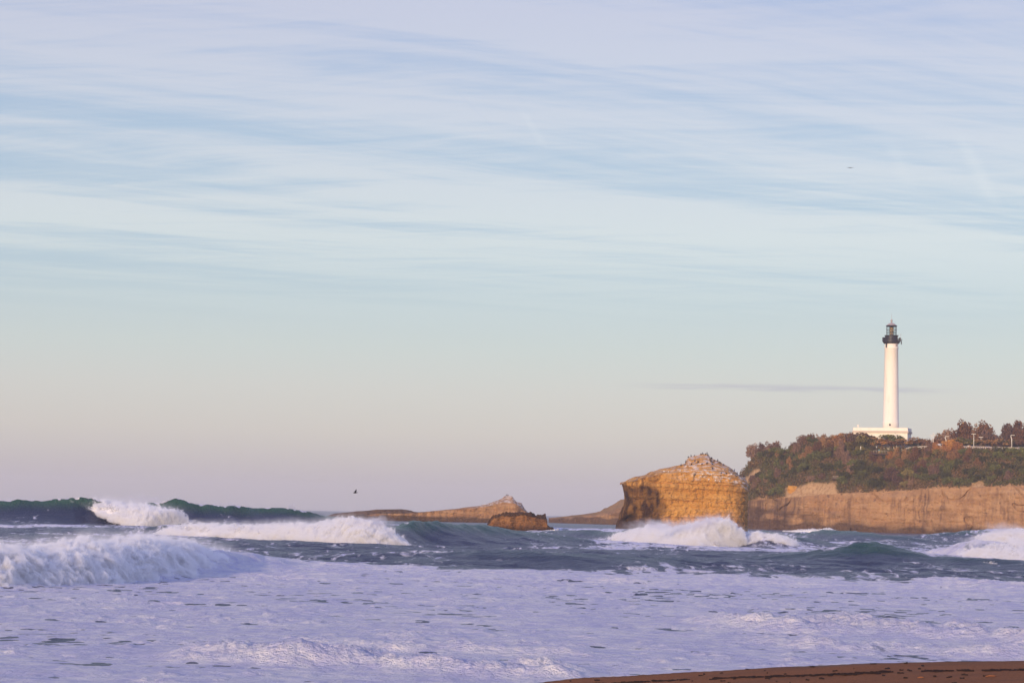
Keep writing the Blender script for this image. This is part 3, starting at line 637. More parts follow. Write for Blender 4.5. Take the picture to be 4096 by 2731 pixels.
def stack_extra(v, X, Y, Z, K, PX, SS, at, zl, zs):
    front = (K == 0)
    rel = np.clip((Z+3)/(zl[None]+3), 0, 1)
    # overhanging brow at the left end, pillar foot and sea cave
    zph = Z
    off = np.interp(zph, [-3, 0, 3, 5.5, 8, 11, 13.5, 16], [-1.6, -1.1, -.6, .2, 1.1, 1.15, .7, 0])
    wl = np.exp(-(SS+1)*9); v[..., 0] += off*wl*np.where(K == 1, 0, 1)
    cx = np.tan(azp(2508.))*640; cave = np.exp(-((X-cx)/1.7)**2 - ((Z-3.3-.5*(X-cx))/1.5)**2)
    v[..., 1] += np.where(front, 5.5*cave, 0)
    # horizontal joints
    for zj, a, w in ((10.3, .55, .14), (13.2, .3, .14), (5.4, .6, .3), (15.4, .8, .2), (16.3, .7, .15)):
        v[..., 1] += np.where(front, a*np.exp(-((Z + .03*X - zj - .4 + .25*pn(X/6, zj, 1.0))/w)**2)*sst(-.35, .1, pn(X/9, zj, 2.0)), 0)
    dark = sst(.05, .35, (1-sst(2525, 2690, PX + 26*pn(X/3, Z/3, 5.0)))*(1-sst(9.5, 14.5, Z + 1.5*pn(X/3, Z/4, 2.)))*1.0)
    at['stain_or_shade'][:] = np.clip(.22 + .85*(1-sst(2520, 2680, PX))*(.55+.45*sst(-.2, .3, pn(X/2.0, Z/16, 1.))) - .12 + .35*(1-sst(4, 7.5, Z)) , 0, 1)
    at['wet_or_shade'][:] = np.where(K == 0, np.clip(1.05*dark*(.62 + .38*sst(-.2, .25, pn(X/1.7, Z/4, 8.))) + .35*(1-sst(1, 4.5, Z)) + .9*cave, 0, 1), 0)  # cave hollow painted dark, its shade put into the colour
    gl = np.where(K == 1, .9, 0) + np.where(front, .85*sst(.84, .93, rel + .03*pn(X/3, Z/2, 3.)), 0)*sst(2600, 2760, PX)
    at['guano'][:] = np.clip(gl*(.35 + .65*sst(2640, 2800, PX)), 0, 1)
STACK_SKY = [(2477, 1931), (2515, 1915), (2578, 1896), (2614, 1881), (2674, 1869), (2707, 1862), (2738, 1852), (2746, 1834), (2752, 1826), (2784, 1819), (2806, 1815), (2830, 1818), (2842, 1833), (2866, 1841), (2902, 1860), (2935, 1882), (2951, 1898), (2976, 1907), (2981, 1920), (2991, 1934)]
STACK_LIP = [(2477, 1934), (2540, 1918), (2614, 1900), (2700, 1888), (2800, 1884), (2900, 1893), (2950, 1914), (2991, 1937)]
STACK_D = 640
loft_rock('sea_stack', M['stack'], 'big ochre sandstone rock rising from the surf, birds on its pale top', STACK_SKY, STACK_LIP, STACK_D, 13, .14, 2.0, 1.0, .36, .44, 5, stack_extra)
def reef_extra(v, X, Y, Z, K, PX, SS, at, zl, zs):
    at['stain_or_shade'][:] = np.clip(.3 + .6*(1-sst(1500, 1900, PX)), 0, 1)
    at['wet_or_shade'][:] = np.where(K == 0, .9*(1-sst(1.5, 3.2, Z + .8*pn(X/5, .2, 2))) + .35*(1-sst(1350, 1600, PX)), .75*(1-sst(1640, 1720, PX)))
    at['guano'][:] = np.where(K == 1, .8, 0)*sst(1850, 1950, PX)
    dx = np.tan(azp(2062.))*1000
    v[..., 1] -= np.where(K <= 1, 1.6*np.exp(-((X-dx)/3)**2), 0)
loft_rock('reef_rock', M['reef'], 'long low brown rock tapering to a pale peak near its end', [(1238, 2082), (1290, 2068), (1340, 2052), (1450, 2042), (1520, 2037), (1610, 2036), (1645, 2041), (1670, 2049), (1700, 2047), (1800, 2036), (1900, 2025), (1950, 2014), (1990, 2000), (2010, 1990), (2018, 1981), (2030, 1979), (2046, 1982), (2055, 1994), (2062, 2004), (2085, 2010), (2096, 2030), (2110, 2046), (2125, 2060)],
          [(1238, 2086), (1330, 2064), (1450, 2058), (1600, 2054), (1670, 2052), (1800, 2041), (1900, 2032), (1960, 2022), (2010, 2010), (2062, 2014), (2125, 2066)], 1000, 7, .22, 5.2, .7, .5, .3, 7, reef_extra)
def low_extra(v, X, Y, Z, K, PX, SS, at, zl, zs):
    at['stain_or_shade'][:] = .5; at['wet_or_shade'][:] = np.where(K >= 1, .8, .7*(1-sst(.5, 1.8, Z)))
    v[..., 2] += np.where(K == 1, .35*np.abs(pn(X/.9, Y/.9, 1.))*2, 0)
loft_rock('boulder_rock', M['darkrock'], 'small dark brown rock standing in the waves before the long low rock', [(1944, 2116), (1956, 2088), (1972, 2068), (1990, 2058), (2030, 2053), (2060, 2049), (2090, 2047), (2125, 2052), (2140, 2062), (2182, 2062), (2186, 2078), (2180, 2094), (2196, 2110), (2212, 2116)],
          [(1944, 2118), (1975, 2076), (2030, 2064), (2100, 2060), (2160, 2072), (2186, 2082), (2212, 2118)], 552, 6, .12, 6.2, .9, .5, .55, 4, low_extra)
for px, py, d, s, lab in ((3169, 1958, 930, (2.4, 1.6, 2.0), 'orange boulder perched on the bare ledge above the headland cliff'), (3218, 1931, 934, (1.1, 1.0, .8), 'small orange boulder on top of the bare ledge')):
    bm = bmesh.new(); bmesh.ops.create_icosphere(bm, subdivisions=4, radius=1)
    for v_ in bm.verts:
        c = v_.co; q = max(abs(c.x), abs(c.y), abs(c.z)); v_.co = c*(.55 + .45/q*.8) + c*float(.25*fbm(c.x*1.5 + px, c.y*1.5, c.z*1.5, 3))
    o = bmo('boulder', bm, M['stack'], smooth=True); o.scale = s; o.location = V(px, py, d); tag(o, lab, 'boulder')

# ------------------------------------------------------------------ vegetation
def leafcloud(lobes, n, size, up=.0):
    """leaf sprays spread through a set of lobes (centre, radii); denser towards the rim, with gaps"""
    vs, fs = [], []
    wts = np.array([l[1][0]*l[1][1]*l[1][2] for l in lobes]); wts = wts/wts.sum()
    for i in rng.choice(len(lobes), n, p=wts):
        c, r = lobes[i]
        q = rng.normal(size=3); q /= np.linalg.norm(q); q *= rng.uniform(.35, 1.06)**.6
        p = np.array(c) + q*np.array(r)
        if pn(p[0]*.8, p[1]*.8, p[2]*.8 + i) < -.30: continue
        a = rng.normal(size=3); a[2] += up*2; a /= np.linalg.norm(a); b = np.cross(a, rng.normal(size=3)); b /= np.linalg.norm(b)
        l = size*rng.uniform(.6, 1.5); w = size*rng.uniform(.3, .7)
        k = len(vs); vs += [p - a*l - b*w*.3, p + b*w, p + a*l, p - b*w]; fs.append((k, k+1, k+2, k+3))
    return vs, fs
def crown_mesh(kind, seed):
    random.seed(seed)
    if kind == 'feather':             # tamarisk: upright feathery sprays fanning out of the base
        lobes = []
        for i in range(11):
            a = random.uniform(0, 2*PI); t = random.uniform(.1, .9)
            lobes.append(((math.cos(a)*t*.33, math.sin(a)*t*.33, random.uniform(.45, .82)), (.13, .13, random.uniform(.16, .26))))
        lobes.append(((0, 0, .42), (.34, .34, .28)))
        vs, fs = leafcloud(lobes, 1500, .042, .9)
    elif kind == 'round':
        lobes = [((random.uniform(-.33, .33), random.uniform(-.33, .33), random.uniform(.35, .68)), (random.uniform(.14, .24),)*2 + (random.uniform(.13, .22),)) for i in range(11)]
        vs, fs = leafcloud(lobes, 1300, .046, .3)
    elif kind == 'umbrella':          # clipped roadside tamarisk: flattish crown on a bare trunk
        lobes = [((random.uniform(-.40, .40), random.uniform(-.35, .35), random.uniform(.52, .80)), (random.uniform(.13, .2),)*2 + (random.uniform(.10, .16),)) for i in range(12)]
        vs, fs = leafcloud(lobes, 1500, .048, .2)
    me = npmesh(kind + '_crown', vs, fs); return me
def trunk_mesh(kind, seed):
    random.seed(seed + 50); bm = bmesh.new()
    if kind == 'umbrella':
        lean = random.uniform(-.08, .08)
        tube(bm, [(0, 0, -.05), (lean*.5, 0, .2), (lean, 0, .42)], [.045, .036, .030], 7)
        for i in range(5):
            a = random.uniform(0, 2*PI); tube(bm, [(lean*.7, 0, random.uniform(.2, .36)), (lean + math.cos(a)*.14, math.sin(a)*.14, .50), (lean + math.cos(a)*.3, math.sin(a)*.3, .66)], [.022, .017, .007], 5)
    else:
        for i in range(7):
            a = random.uniform(0, 2*PI); s = random.uniform(.12, .34)
            tube(bm, [(math.cos(a)*.03, math.sin(a)*.03, -.08), (math.cos(a)*s*.5, math.sin(a)*s*.5, .3), (math.cos(a)*s, math.sin(a)*s, random.uniform(.6, .88))], [.020, .014, .004], 5)
    me = bpy.data.meshes.new(kind + '_trunk'); bm.to_mesh(me); bm.free(); me.materials.append(M['bark']); return me
CROWN = {}
for kind in ('feather', 'round', 'umbrella'):
    for s in range(4):
        CROWN[kind, s] = (crown_mesh(kind, s*11 + len(kind)), trunk_mesh(kind, s*11 + len(kind)))
random.seed(99)
_colmesh = {}
def crown_of(kind, s, colour):
    if (kind, s, colour) not in _colmesh:
        me = CROWN[kind, s][0].copy(); me.materials.clear(); me.materials.append(M[colour]); _colmesh[kind, s, colour] = me
    return _colmesh[kind, s, colour]
def tree(name, loc, h, w, kind, colour, label, cat='tree', group=None, trunk=True):
    s = random.randrange(4); rz = random.uniform(0, 6.28)
    if trunk:
        r = empty(name, loc, rz); r.scale = (w, w, h)
        link('crown', crown_of(kind, s, colour), None, r); link('trunk', CROWN[kind, s][1], None, r)
    else:
        r = link(name, crown_of(kind, s, colour)); r.location = loc; r.rotation_euler = (0, 0, rz); r.scale = (w, w, h)
    tag(r, label, cat, group); return r
CW = dict(russet='russet', ginger='ginger', mauve='mauve-brown', green='dark green', olive='olive green')
# trees named one by one: column, foot row, top row, width in photo pixels, depth beyond the slope top, crown, colour, label
TREES = [
    (3020, 1835, 1776, 62, 1, 'feather', 'mauve', 'feathery mauve-brown tree at the far seaward tip of the headland skyline'),
    (3052, 1825, 1772, 36, 2, 'feather', 'mauve', 'narrow feathery tree between two wider ones on the headland tip'),
    (3088, 1815, 1766, 62, 3, 'feather', 'mauve', 'broad fan-shaped mauve-brown tree on the headland tip skyline'),
    (3182, 1800, 1765, 50, 2, 'feather', 'mauve', 'small feathery tree beginning the higher skyline beyond the gap'),
    (3212, 1785, 1737, 44, 3, 'feather', 'mauve', 'feathery mauve tree first of the tall skyline trees beyond the gap'),
    (3245, 1780, 1734, 52, 4, 'feather', 'russet', 'russet feathery tree crowning the slope left of the lighthouse building'),
    (3282, 1778, 1737, 44, 4, 'feather', 'mauve', 'wispy mauve tree standing up from the russet skyline thicket'),
    (3330, 1772, 1744, 76, 3, 'round', 'russet', 'low russet thicket on the skyline left of the lighthouse building'),
    (3378, 1770, 1735, 80, 3, 'round', 'russet', 'russet thicket on the skyline touching the lighthouse building corner'),
    (3432, 1775, 1722, 88, 2, 'round', 'russet', 'tall russet bush covering the lower corner of the lighthouse building'),
    (3468, 1795, 1738, 80, 1, 'umbrella', 'olive', 'dark rounded tree with deep shade beneath before the lighthouse building'),
    (3496, 1795, 1746, 62, 2, 'umbrella', 'russet', 'brown clipped tree before the white wall, next to the dark rounded tree'),
    (3533, 1796, 1752, 62, 2, 'umbrella', 'ginger', 'ginger clipped tree in the middle of the row before the white wall'),
    (3566, 1794, 1733, 84, 6, 'umbrella', 'green', 'taller dark green tree behind the clipped row before the lighthouse'),
    (3580, 1796, 1753, 56, 2, 'umbrella', 'russet', 'russet clipped tree beside the tall lamp post before the lighthouse'),
    (3614, 1796, 1752, 66, 2, 'umbrella', 'russet', 'russet clipped tree covering the shaded corner of the lighthouse building'),
    (3700, 1798, 1742, 84, 5, 'round', 'russet', 'round brown tree standing alone between lighthouse building and twin lamp posts'),
    (3398, 1806, 1716, 84, -1, 'round', 'russet', 'broad russet bush reaching up to the left corner of the lighthouse building'),
    (3424, 1806, 1722, 74, -1, 'round', 'mauve', 'mauve-brown bush hiding the wall next to the left corner of the lighthouse building'),
    (3462, 1806, 1732, 84, -1, 'round', 'olive', 'wide olive bush below the white wall, right of the mauve-brown corner bush'),
    (3450, 1812, 1752, 60, -2, 'round', 'green', 'dark green bush under the tall russet bush by the lighthouse building'),
    (3668, 1800, 1758, 60, 12, 'round', 'olive', 'olive bush between the lighthouse building and the lone round tree'),
    (3735, 1800, 1762, 60, 14, 'round', 'olive', 'olive bush behind the twin lamp posts'),
    (3790, 1800, 1765, 70, 13, 'round', 'green', 'dark bush behind the white van and the kinked lamp post'),
    (3840, 1800, 1765, 70, 13, 'round', 'mauve', 'mauve-brown bush behind the blue cars right of the ginger shrub'),
    (3890, 1800, 1766, 70, 13, 'round', 'green', 'dark bush behind the flat-headed lamp post at road level'),
    (3935, 1800, 1766, 70, 13, 'round', 'mauve', 'mauve-brown bush behind the shorter set-back lamp'),
    (3980, 1801, 1766, 70, 13, 'round', 'green', 'dark bush behind the last brown clipped trees'),
    (4025, 1802, 1766, 70, 13, 'round', 'mauve', 'mauve-brown bush behind the kinked lamp post nearest the edge'),
    (4070, 1803, 1766, 70, 13, 'round', 'green', 'dark bush at road level by the right picture edge'),
    (3754, 1792, 1730, 46, 14, 'feather', 'mauve', 'pale feathery tree behind the white van'),
    (3800, 1792, 1716, 70, 16, 'feather', 'mauve', 'feathery tree on the lower shoulder of the large tree clump'),
    (3846, 1790, 1684, 78, 17, 'feather', 'russet', 'tallest spiky russet tree of the large clump above the car park'),
    (3880, 1790, 1695, 80, 20, 'feather', 'russet', 'russet tree in the middle of the large clump above the car park'),
    (3925, 1790, 1688, 88, 18, 'feather', 'russet', 'broad russet tree closing the large clump above the car park'),
    (3955, 1790, 1708, 66, 14, 'round', 'mauve', 'lower brown tree at the falling edge of the large clump'),
    (3872, 1790, 1742, 70, 9, 'round', 'green', 'dark green bush inside the large russet clump behind the lamp post'),
    (4000, 1792, 1742, 66, 12, 'round', 'russet', 'low russet bush in the dip between the two tree clumps'),
    (4032, 1792, 1690, 62, 16, 'feather', 'mauve', 'mauve feathery tree opening the second clump at the picture edge'),
    (4068, 1792, 1684, 76, 18, 'feather', 'russet', 'tall russet tree cut by the right edge of the picture'),
    (4120, 1792, 1688, 80, 16, 'feather', 'russet', 'russet tree just beyond the tall one at the right edge'),
    (3765, 1794, 1752, 62, 7, 'umbrella', 'russet', 'brown clipped tree over the white van by the road'),
    (3812, 1795, 1752, 68, 7, 'umbrella', 'ginger', 'ginger clipped tree over the first blue cars by the road'),
    (3858, 1796, 1750, 70, 7, 'umbrella', 'olive', 'olive clipped tree over the couple walking by the road'),
    (3905, 1797, 1756, 70, 7, 'umbrella', 'olive', 'olive clipped tree just past the flat-headed lamp post'),
    (3955, 1798, 1755, 72, 7, 'umbrella', 'russet', 'brown clipped tree over the last blue cars'),
    (4000, 1799, 1758, 66, 7, 'umbrella', 'russet', 'brown clipped tree before the dip between the clumps'),
    (4046, 1800, 1755, 72, 7, 'umbrella', 'olive', 'olive clipped tree at the last lamp post'),
    (4092, 1801, 1756, 72, 7, 'umbrella', 'russet', 'brown clipped tree cut by the right picture edge'),
]
ROADZ = lambda px: P(px, hk(px, 3), hk(px, 1)+2+hk(px, 4))[..., 2]
for px, yb, yt, w, dd, kd, colr, lab in TREES:
    d = float(hk(px, 1) + 2 + hk(px, 4)) + dd
    base = V(px, yb, d); zt = float(P(px, yt, d)[2]); gz = float(ROADZ(px)); base.z = min(base.z, gz + .1) if px > 3460 else base.z - 1.0
    tree('tamarisk_tree' if colr != 'green' else 'evergreen_tree', base, (zt - base.z)/.96, w*d/FPX*(1.75 if kd == 'feather' else 1.5), kd, colr, lab, 'tree', 'trees along the top of the headland')
# shrubs on the slope
ZONES = [(3060, 'under the headland tip'), (3140, 'under the fan-shaped tree'), (3240, 'above the orange boulder'), (3345, 'above the bare orange ledge'), (3440, 'right of the bare ledge'), (3530, 'below the lookout person'),
         (3610, 'below the lighthouse tower'), (3700, 'below the curved balustrade'), (3790, 'below the twin lamp posts'), (3880, 'below the parked blue cars'), (3960, 'below the flat-headed lamp'), (4060, 'below the gap between tree clumps'), (9999, 'at the right picture edge')]
def zone(px): return next(n for x, n in ZONES if px < x)
cells = {}
def shrub_spot(px, t, size, colr, hgt=None, kd=None):
    p = slope_pt(np.array(float(px)), np.array(float(t)))
    cells.setdefault((zone(px), 0 if t < .34 else 1 if t < .67 else 2, colr), []).append((px, p, size, hgt or size*.8, kd or ('feather' if colr in ('russet', 'mauve', 'ginger') else 'round')))
# individually seen clumps
for a in ((3600, .52, 6.0, 'russet'), (3660, .66, 7.5, 'russet'), (3690, .42, 6.5, 'russet'), (3740, .22, 7.5, 'mauve', 6.5), (3560, .20, 8.0, 'mauve', 7), (3590, .12, 7, 'mauve', 6), (3360, .62, 6, 'mauve', 8), (3390, .50, 7, 'mauve', 6),
          (3775, .80, 8.0, 'ginger', 5), (3830, .92, 7.5, 'ginger', 4.5), (3800, .93, 6, 'ginger', 5), (3745, .85, 6, 'ginger', 5), (3620, .70, 4.5, 'russet', 5), (3560, .74, 5.5, 'ginger', 4), (3520, .62, 4.5, 'russet', 4),
          (3300, .85, 7.5, 'russet', 5), (3330, .90, 7.5, 'russet', 5), (3270, .78, 7, 'russet', 5.5), (3240, .70, 6.5, 'russet', 5), (3360, .92, 7, 'ginger', 5), (3215, .62, 6, 'russet', 4.5), (3180, .55, 5, 'russet', 4), (3165, .42, 3, 'russet', 5),
          (3390, .83, 6, 'olive', 4.5), (3420, .80, 6, 'olive', 5), (3350, .72, 7, 'green', 4.5), (3290, .60, 8, 'green', 5), (3230, .45, 8, 'green', 4), (3300, .42, 8, 'green', 4), (3130, .85, 7, 'green', 4), (3080, .85, 7, 'green', 4), (3050, .88, 6, 'green', 3.5), (3110, .92, 6, 'green', 3),
          (3010, .40, 5, 'mauve', 3.5), (3040, .36, 5, 'mauve', 4), (3070, .32, 5, 'mauve', 4), (3110, .40, 4.5, 'mauve', 5), (3125, .52, 4, 'mauve', 4.5), (3160, .62, 4.5, 'russet', 4), (3200, .50, 4, 'mauve', 4), (3020, .25, 4, 'mauve', 3.5),
          (3250, .25, 7, 'mauve', 2.6), (3290, .28, 6, 'mauve', 2.6), (3430, .45, 8, 'green', 4), (3470, .40, 8, 'green', 4), (3510, .40, 7, 'green', 4), (3640, .35, 5, 'green', 4), (3490, .75, 6, 'olive', 3.5), (3450, .78, 6, 'olive', 3.5)): shrub_spot(*a)
k = 0
for i in range(150):
    px = random.uniform(3000, 4140); t = random.uniform(.06, .95); t = min(t, .82) if px > 3600 else t
    if px < 3170 and t > .42 and px < 3060: continue
    if 3130 < px < 3350 and t < .30: continue
    g_ = float(fbm(px/90, t*2.2, 4.4, 3))
    colr = 'green' if g_ > (-.40 if px > 3840 else -.12) else ('russet' if g_ < -.40 else random.choice(('olive', 'mauve', 'olive', 'olive')))
    if px > 3780 and t < .35 and colr != 'green' and random.random() < .5: colr = 'mauve'
    shrub_spot(px, t, random.uniform(3.6, 6.2), colr)
VB = ['near the cliff edge', 'halfway up the slope', 'high on the slope']
for (zn, vb, colr), lst in cells.items():
    lst.sort(key=lambda q: q[0])
    for i, (px, p, size, hgt, kd) in enumerate(lst):
        lab = f"{CW[colr]} shrub {VB[vb]} {zn}"
        if len(lst) > 1: lab += f", {ORD[i]} from left"
        tree('shrub', Vector(p) - Vector((0, 0, .14*hgt + .3)), hgt/.8, size*1.05, kd, colr, lab, 'shrub', 'shrubs on the headland slope', trunk=False)
def ground_scrub():
    n = 15000; px = rng.uniform(2960, 4300, n); t = rng.uniform(0.0, 1.0, n)
    ok = ~((px > 3140) & (px < 3350) & (t < .19)) & ~((px < 3046) & (t > .44) & (t < .66))
    ok &= ~((px > 3885) & (px < 3940) & (t < .14))
    px, t = px[ok], t[ok]; p = slope_pt(px, t); n = len(p)
    p[:, 2] += rng.uniform(-.3, 1.3, n)*(1 - .8*sst(.82, 1, t)*(px > 3600)) + .9*fbm(p[:, 0]/7, p[:, 1]/7, 5.5, 4); p[:, 1] += rng.normal(0, .4, n)
    vs = np.zeros((n, 3, 4, 3))
    for q in range(3):
        a = rng.normal(size=(n, 3)); a[:, 2] += .4; a /= np.linalg.norm(a, axis=1)[:, None]
        b = np.cross(a, rng.normal(size=(n, 3))); b /= np.linalg.norm(b, axis=1)[:, None]
        l = rng.uniform(.25, .6, (n, 1)); w = l*rng.uniform(.4, .8, (n, 1)); c = p + rng.normal(0, .3, (n, 3))
        vs[:, q, 0] = c - a*l; vs[:, q, 1] = c + b*w; vs[:, q, 2] = c + a*l; vs[:, q, 3] = c - b*w
    v = vs.reshape(-1, 3); f = np.arange(len(v)).reshape(-1, 4)
    me = npmesh('ground_scrub', v, f)
    m = mat_leaf('mixed_scrub', (.05, .045, .015), (.15, .105, .038))
    n_ = NT(m.node_tree); b = m.node_tree.nodes['Principled BSDF']; pos = n_.add('ShaderNodeNewGeometry').outputs['Position']
    z = n_.noise(pos, .11, 4, .6)
    n_.put(b.inputs['Base Color'], n_.mix(n_.ss(z, .40, .60), n_.mix(n_.noise(pos, 1.3, 3), (.045, .048, .014), (.14, .125, .038)), n_.mix(n_.noise(pos, 1.1, 3), (.10, .062, .026), (.22, .125, .052))))
    tag(link('ground_scrub', me, m), 'low scrub covering the headland slope above the cliff', 'scrub', kind='stuff')
ground_scrub()

# ------------------------------------------------------------------ lighthouse
LD = 934.0; LX = float(P(3563, 1713, LD)[0])
def LZ(y): return float(P(3566, y, LD)[2])
mpx = LD/FPX
def build_lighthouse():
    z0 = LZ(1797); L = empty('lighthouse', (LX, LD, z0)); tag(L, 'tall white lighthouse with black gallery and domed lantern on a flat white building', 'lighthouse')
    zz = lambda y: LZ(y) - z0
    bm = bmesh.new()
    lathe(bm, [(3.52, zz(1716)), (3.50, zz(1692)), (3.56, zz(1690)), (3.42, zz(1688)), (3.10, zz(1500)), (2.93, zz(1396)), (3.08, zz(1394)), (3.12, zz(1391)), (3.05, zz(1388)), (2.88, zz(1386)), (2.88, zz(1372))], 64)
    t = bmo('tower', bm, M['white'], L, True)
    bm = bmesh.new(); box(bm, (-1.0, -3.43, zz(1700)), (.75, .25, .8)); o = bmo('window', bm, M['dkglass'], t)
    bm = bmesh.new(); box(bm, (-1.0, -3.42, zz(1697)-.9), (1.0, .3, .08)); bmo('sill', bm, M['white'], t)
    bm = bmesh.new(); box(bm, (1.75, -2.30, zz(1380)), (.9, .5, 1.3), .55); bmo('door', bm, M['zinc'], t)
    # gallery: corbelled black ring, drum, railing boxes
    bm = bmesh.new()
    lathe(bm, [(2.9, zz(1376)), (3.35, zz(1373)), (3.75, zz(1369)), (3.78, zz(1362)), (3.6, zz(1361.5)), (3.6, zz(1363)), (2.6, zz(1363.2))], 48)
    ga = bmo('gallery', bm, M['black'], L, False)
    for k in range(24):
        a = 2*PI*k/24; bm2 = bmesh.new(); box(bm2, (3.68*math.cos(a), 3.68*math.sin(a), zz(1358.5)), (.10, .10, (1361.5-1355)*mpx), a); bmo('rail_post', bm2, M['black'], ga)
    bm = bmesh.new(); lathe(bm, [(3.62, zz(1356)), (3.76, zz(1356)), (3.76, zz(1354.6)), (3.62, zz(1354.6)), (3.62, zz(1356))], 48, False); bmo('rail', bm, M['black'], ga)
    bm = bmesh.new(); lathe(bm, [(2.75, zz(1364)), (2.78, zz(1345)), (3.05, zz(1343.5)), (3.05, zz(1341.5)), (2.3, zz(1341.2))], 48); bmo('drum', bm, M['black'], L, False)
    bm = bmesh.new(); box(bm, (-3.5, -1.0, zz(1359)), (1.0, 1.4, 1.9), .2, .05); bmo('equipment_box', bm, M['black'], ga)
    bm = bmesh.new(); box(bm, (3.55, -.9, zz(1358)), (.9, 1.3, 1.6), -.2, .05); tube(bm, [(4.2, -.8, zz(1377)), (4.2, -.8, zz(1362))], .22, 8); tube(bm, [(3.9, -.8, zz(1358)), (4.6, -.8, zz(1358))], .18, 8); bmo('antenna_bracket', bm, M['black'], ga)
    bm = bmesh.new(); box(bm, (-2.35, -1.72, zz(1383)), (1.15, .5, (1391.5-1374.5)*mpx), .95); bmo('shutter', bm, M['black'], L)
    bm = bmesh.new(); tube(bm, [(4.0, -.6, zz(1356)), (4.0, -.6, zz(1333))], .05, 5); tube(bm, [(2.6, -.6, zz(1340)), (4.0, -.6, zz(1340))], .04, 5); tube(bm, [(2.5, -1.2, zz(1372)), (2.5, -1.4, zz(1340))], .05, 5); bmo('ladder', bm, M['zinc'], L)
    # lantern
    bm = bmesh.new(); lathe(bm, [(2.16, zz(1341)), (2.16, zz(1306))], 16, False); la = bmo('lantern_glazing', bm, M['glass'], L)
    for k in range(16):
        a = 2*PI*(k+.5)/16; bm2 = bmesh.new(); tube(bm2, [(2.2*math.cos(a), 2.2*math.sin(a), zz(1341)), (2.2*math.cos(a), 2.2*math.sin(a), zz(1305))], .055, 5); bmo('glazing_bar', bm2, M['black'], la)
    for y in (1331, 1320):
        bm2 = bmesh.new(); lathe(bm2, [(2.15, zz(y)), (2.26, zz(y)), (2.26, zz(y-1)), (2.15, zz(y-1)), (2.15, zz(y))], 32, False); bmo('glazing_ring', bm2, M['black'], la)
    bm = bmesh.new(); lathe(bm, [(.75, zz(1341)), (.8, zz(1334)), (.55, zz(1332)), (.9, zz(1328)), (1.0, zz(1323)), (.9, zz(1319)), (.6, zz(1317)), (.95, zz(1315)), (.85, zz(1309)), (.4, zz(1306))], 20); bmo('lens', bm, M['brass'], L, True)
    bm = bmesh.new(); lathe(bm, [(2.2, zz(1306)), (2.38, zz(1305)), (2.45, zz(1302.5)), (2.3, zz(1301.6))], 32); bmo('eaves', bm, M['black'], L)
    bm = bmesh.new(); lathe(bm, [(2.3, zz(1302.2)), (1.9, zz(1299)), (1.3, zz(1295)), (.7, zz(1292)), (.32, zz(1290)), (.25, zz(1287)), (.38, zz(1286)), (.5, zz(1283)), (.42, zz(1280)), (.12, zz(1277.5)), (.05, zz(1276))], 32); rf = bmo('dome_roof', bm, M['zinc'], L, True)
    bm = bmesh.new(); tube(bm, [(0, 0, zz(1277)), (0, 0, zz(1254))], .045, 5); bmo('lightning_rod', bm, M['zinc'], rf)
    # flat building round the foot: long front turned a little left, short shaded end to the right
    ang = math.radians(-19)
    wx = (3622-3411)*mpx/.985; fx = (3516 - 3563)*mpx + 1.5
    B = bmesh.new(); dep = 11.0
    def rb(bm, c, s): box(bm, Matrix.Rotation(ang, 3, 'Z') @ Vector(c) + Vector((fx, 0, 0)), s, ang)
    yc = 0
    h1 = zz(1733); rb(B, (0, yc, h1/2 - 1), (wx, dep, h1 + 2)); b = bmo('building', B, M['white'], L)
    B = bmesh.new(); rb(B, (0, yc, (zz(1733)+zz(1725))/2), (wx + .9, dep + .9, zz(1725)-zz(1733)-.004)); bmo('cornice', B, M['conc'], b)
    B = bmesh.new(); rb(B, (0, yc, (zz(1725)+zz(1713))/2), (wx + .25, dep + .25, zz(1713)-zz(1725))); bmo('parapet', B, M['white'], b)
    B = bmesh.new(); rb(B, (-wx/2+1.9, -dep/2+.6, zz(1713)+.35), (.35, .35, .7)); rb(B, (-wx/2+1.9, -dep/2+.6, zz(1713)+.95), (.8, .5, .5)); bmo('roof_vent', B, M['white'], b)
    for k in range(5):
        B = bmesh.new(); rb(B, (-wx/2 + 3.5 + k*4.2, -dep/2-.02, zz(1763)), (1.2, .12, 2.0)); wn = bmo('window', B, M['dkglass'], b)
        B = bmesh.new(); rb(B, (-wx/2 + 3.5 + k*4.2, -dep/2-.08, zz(1763)-1.1), (1.6, .2, .15)); bmo('sill', B, M['conc'], wn)
build_lighthouse()

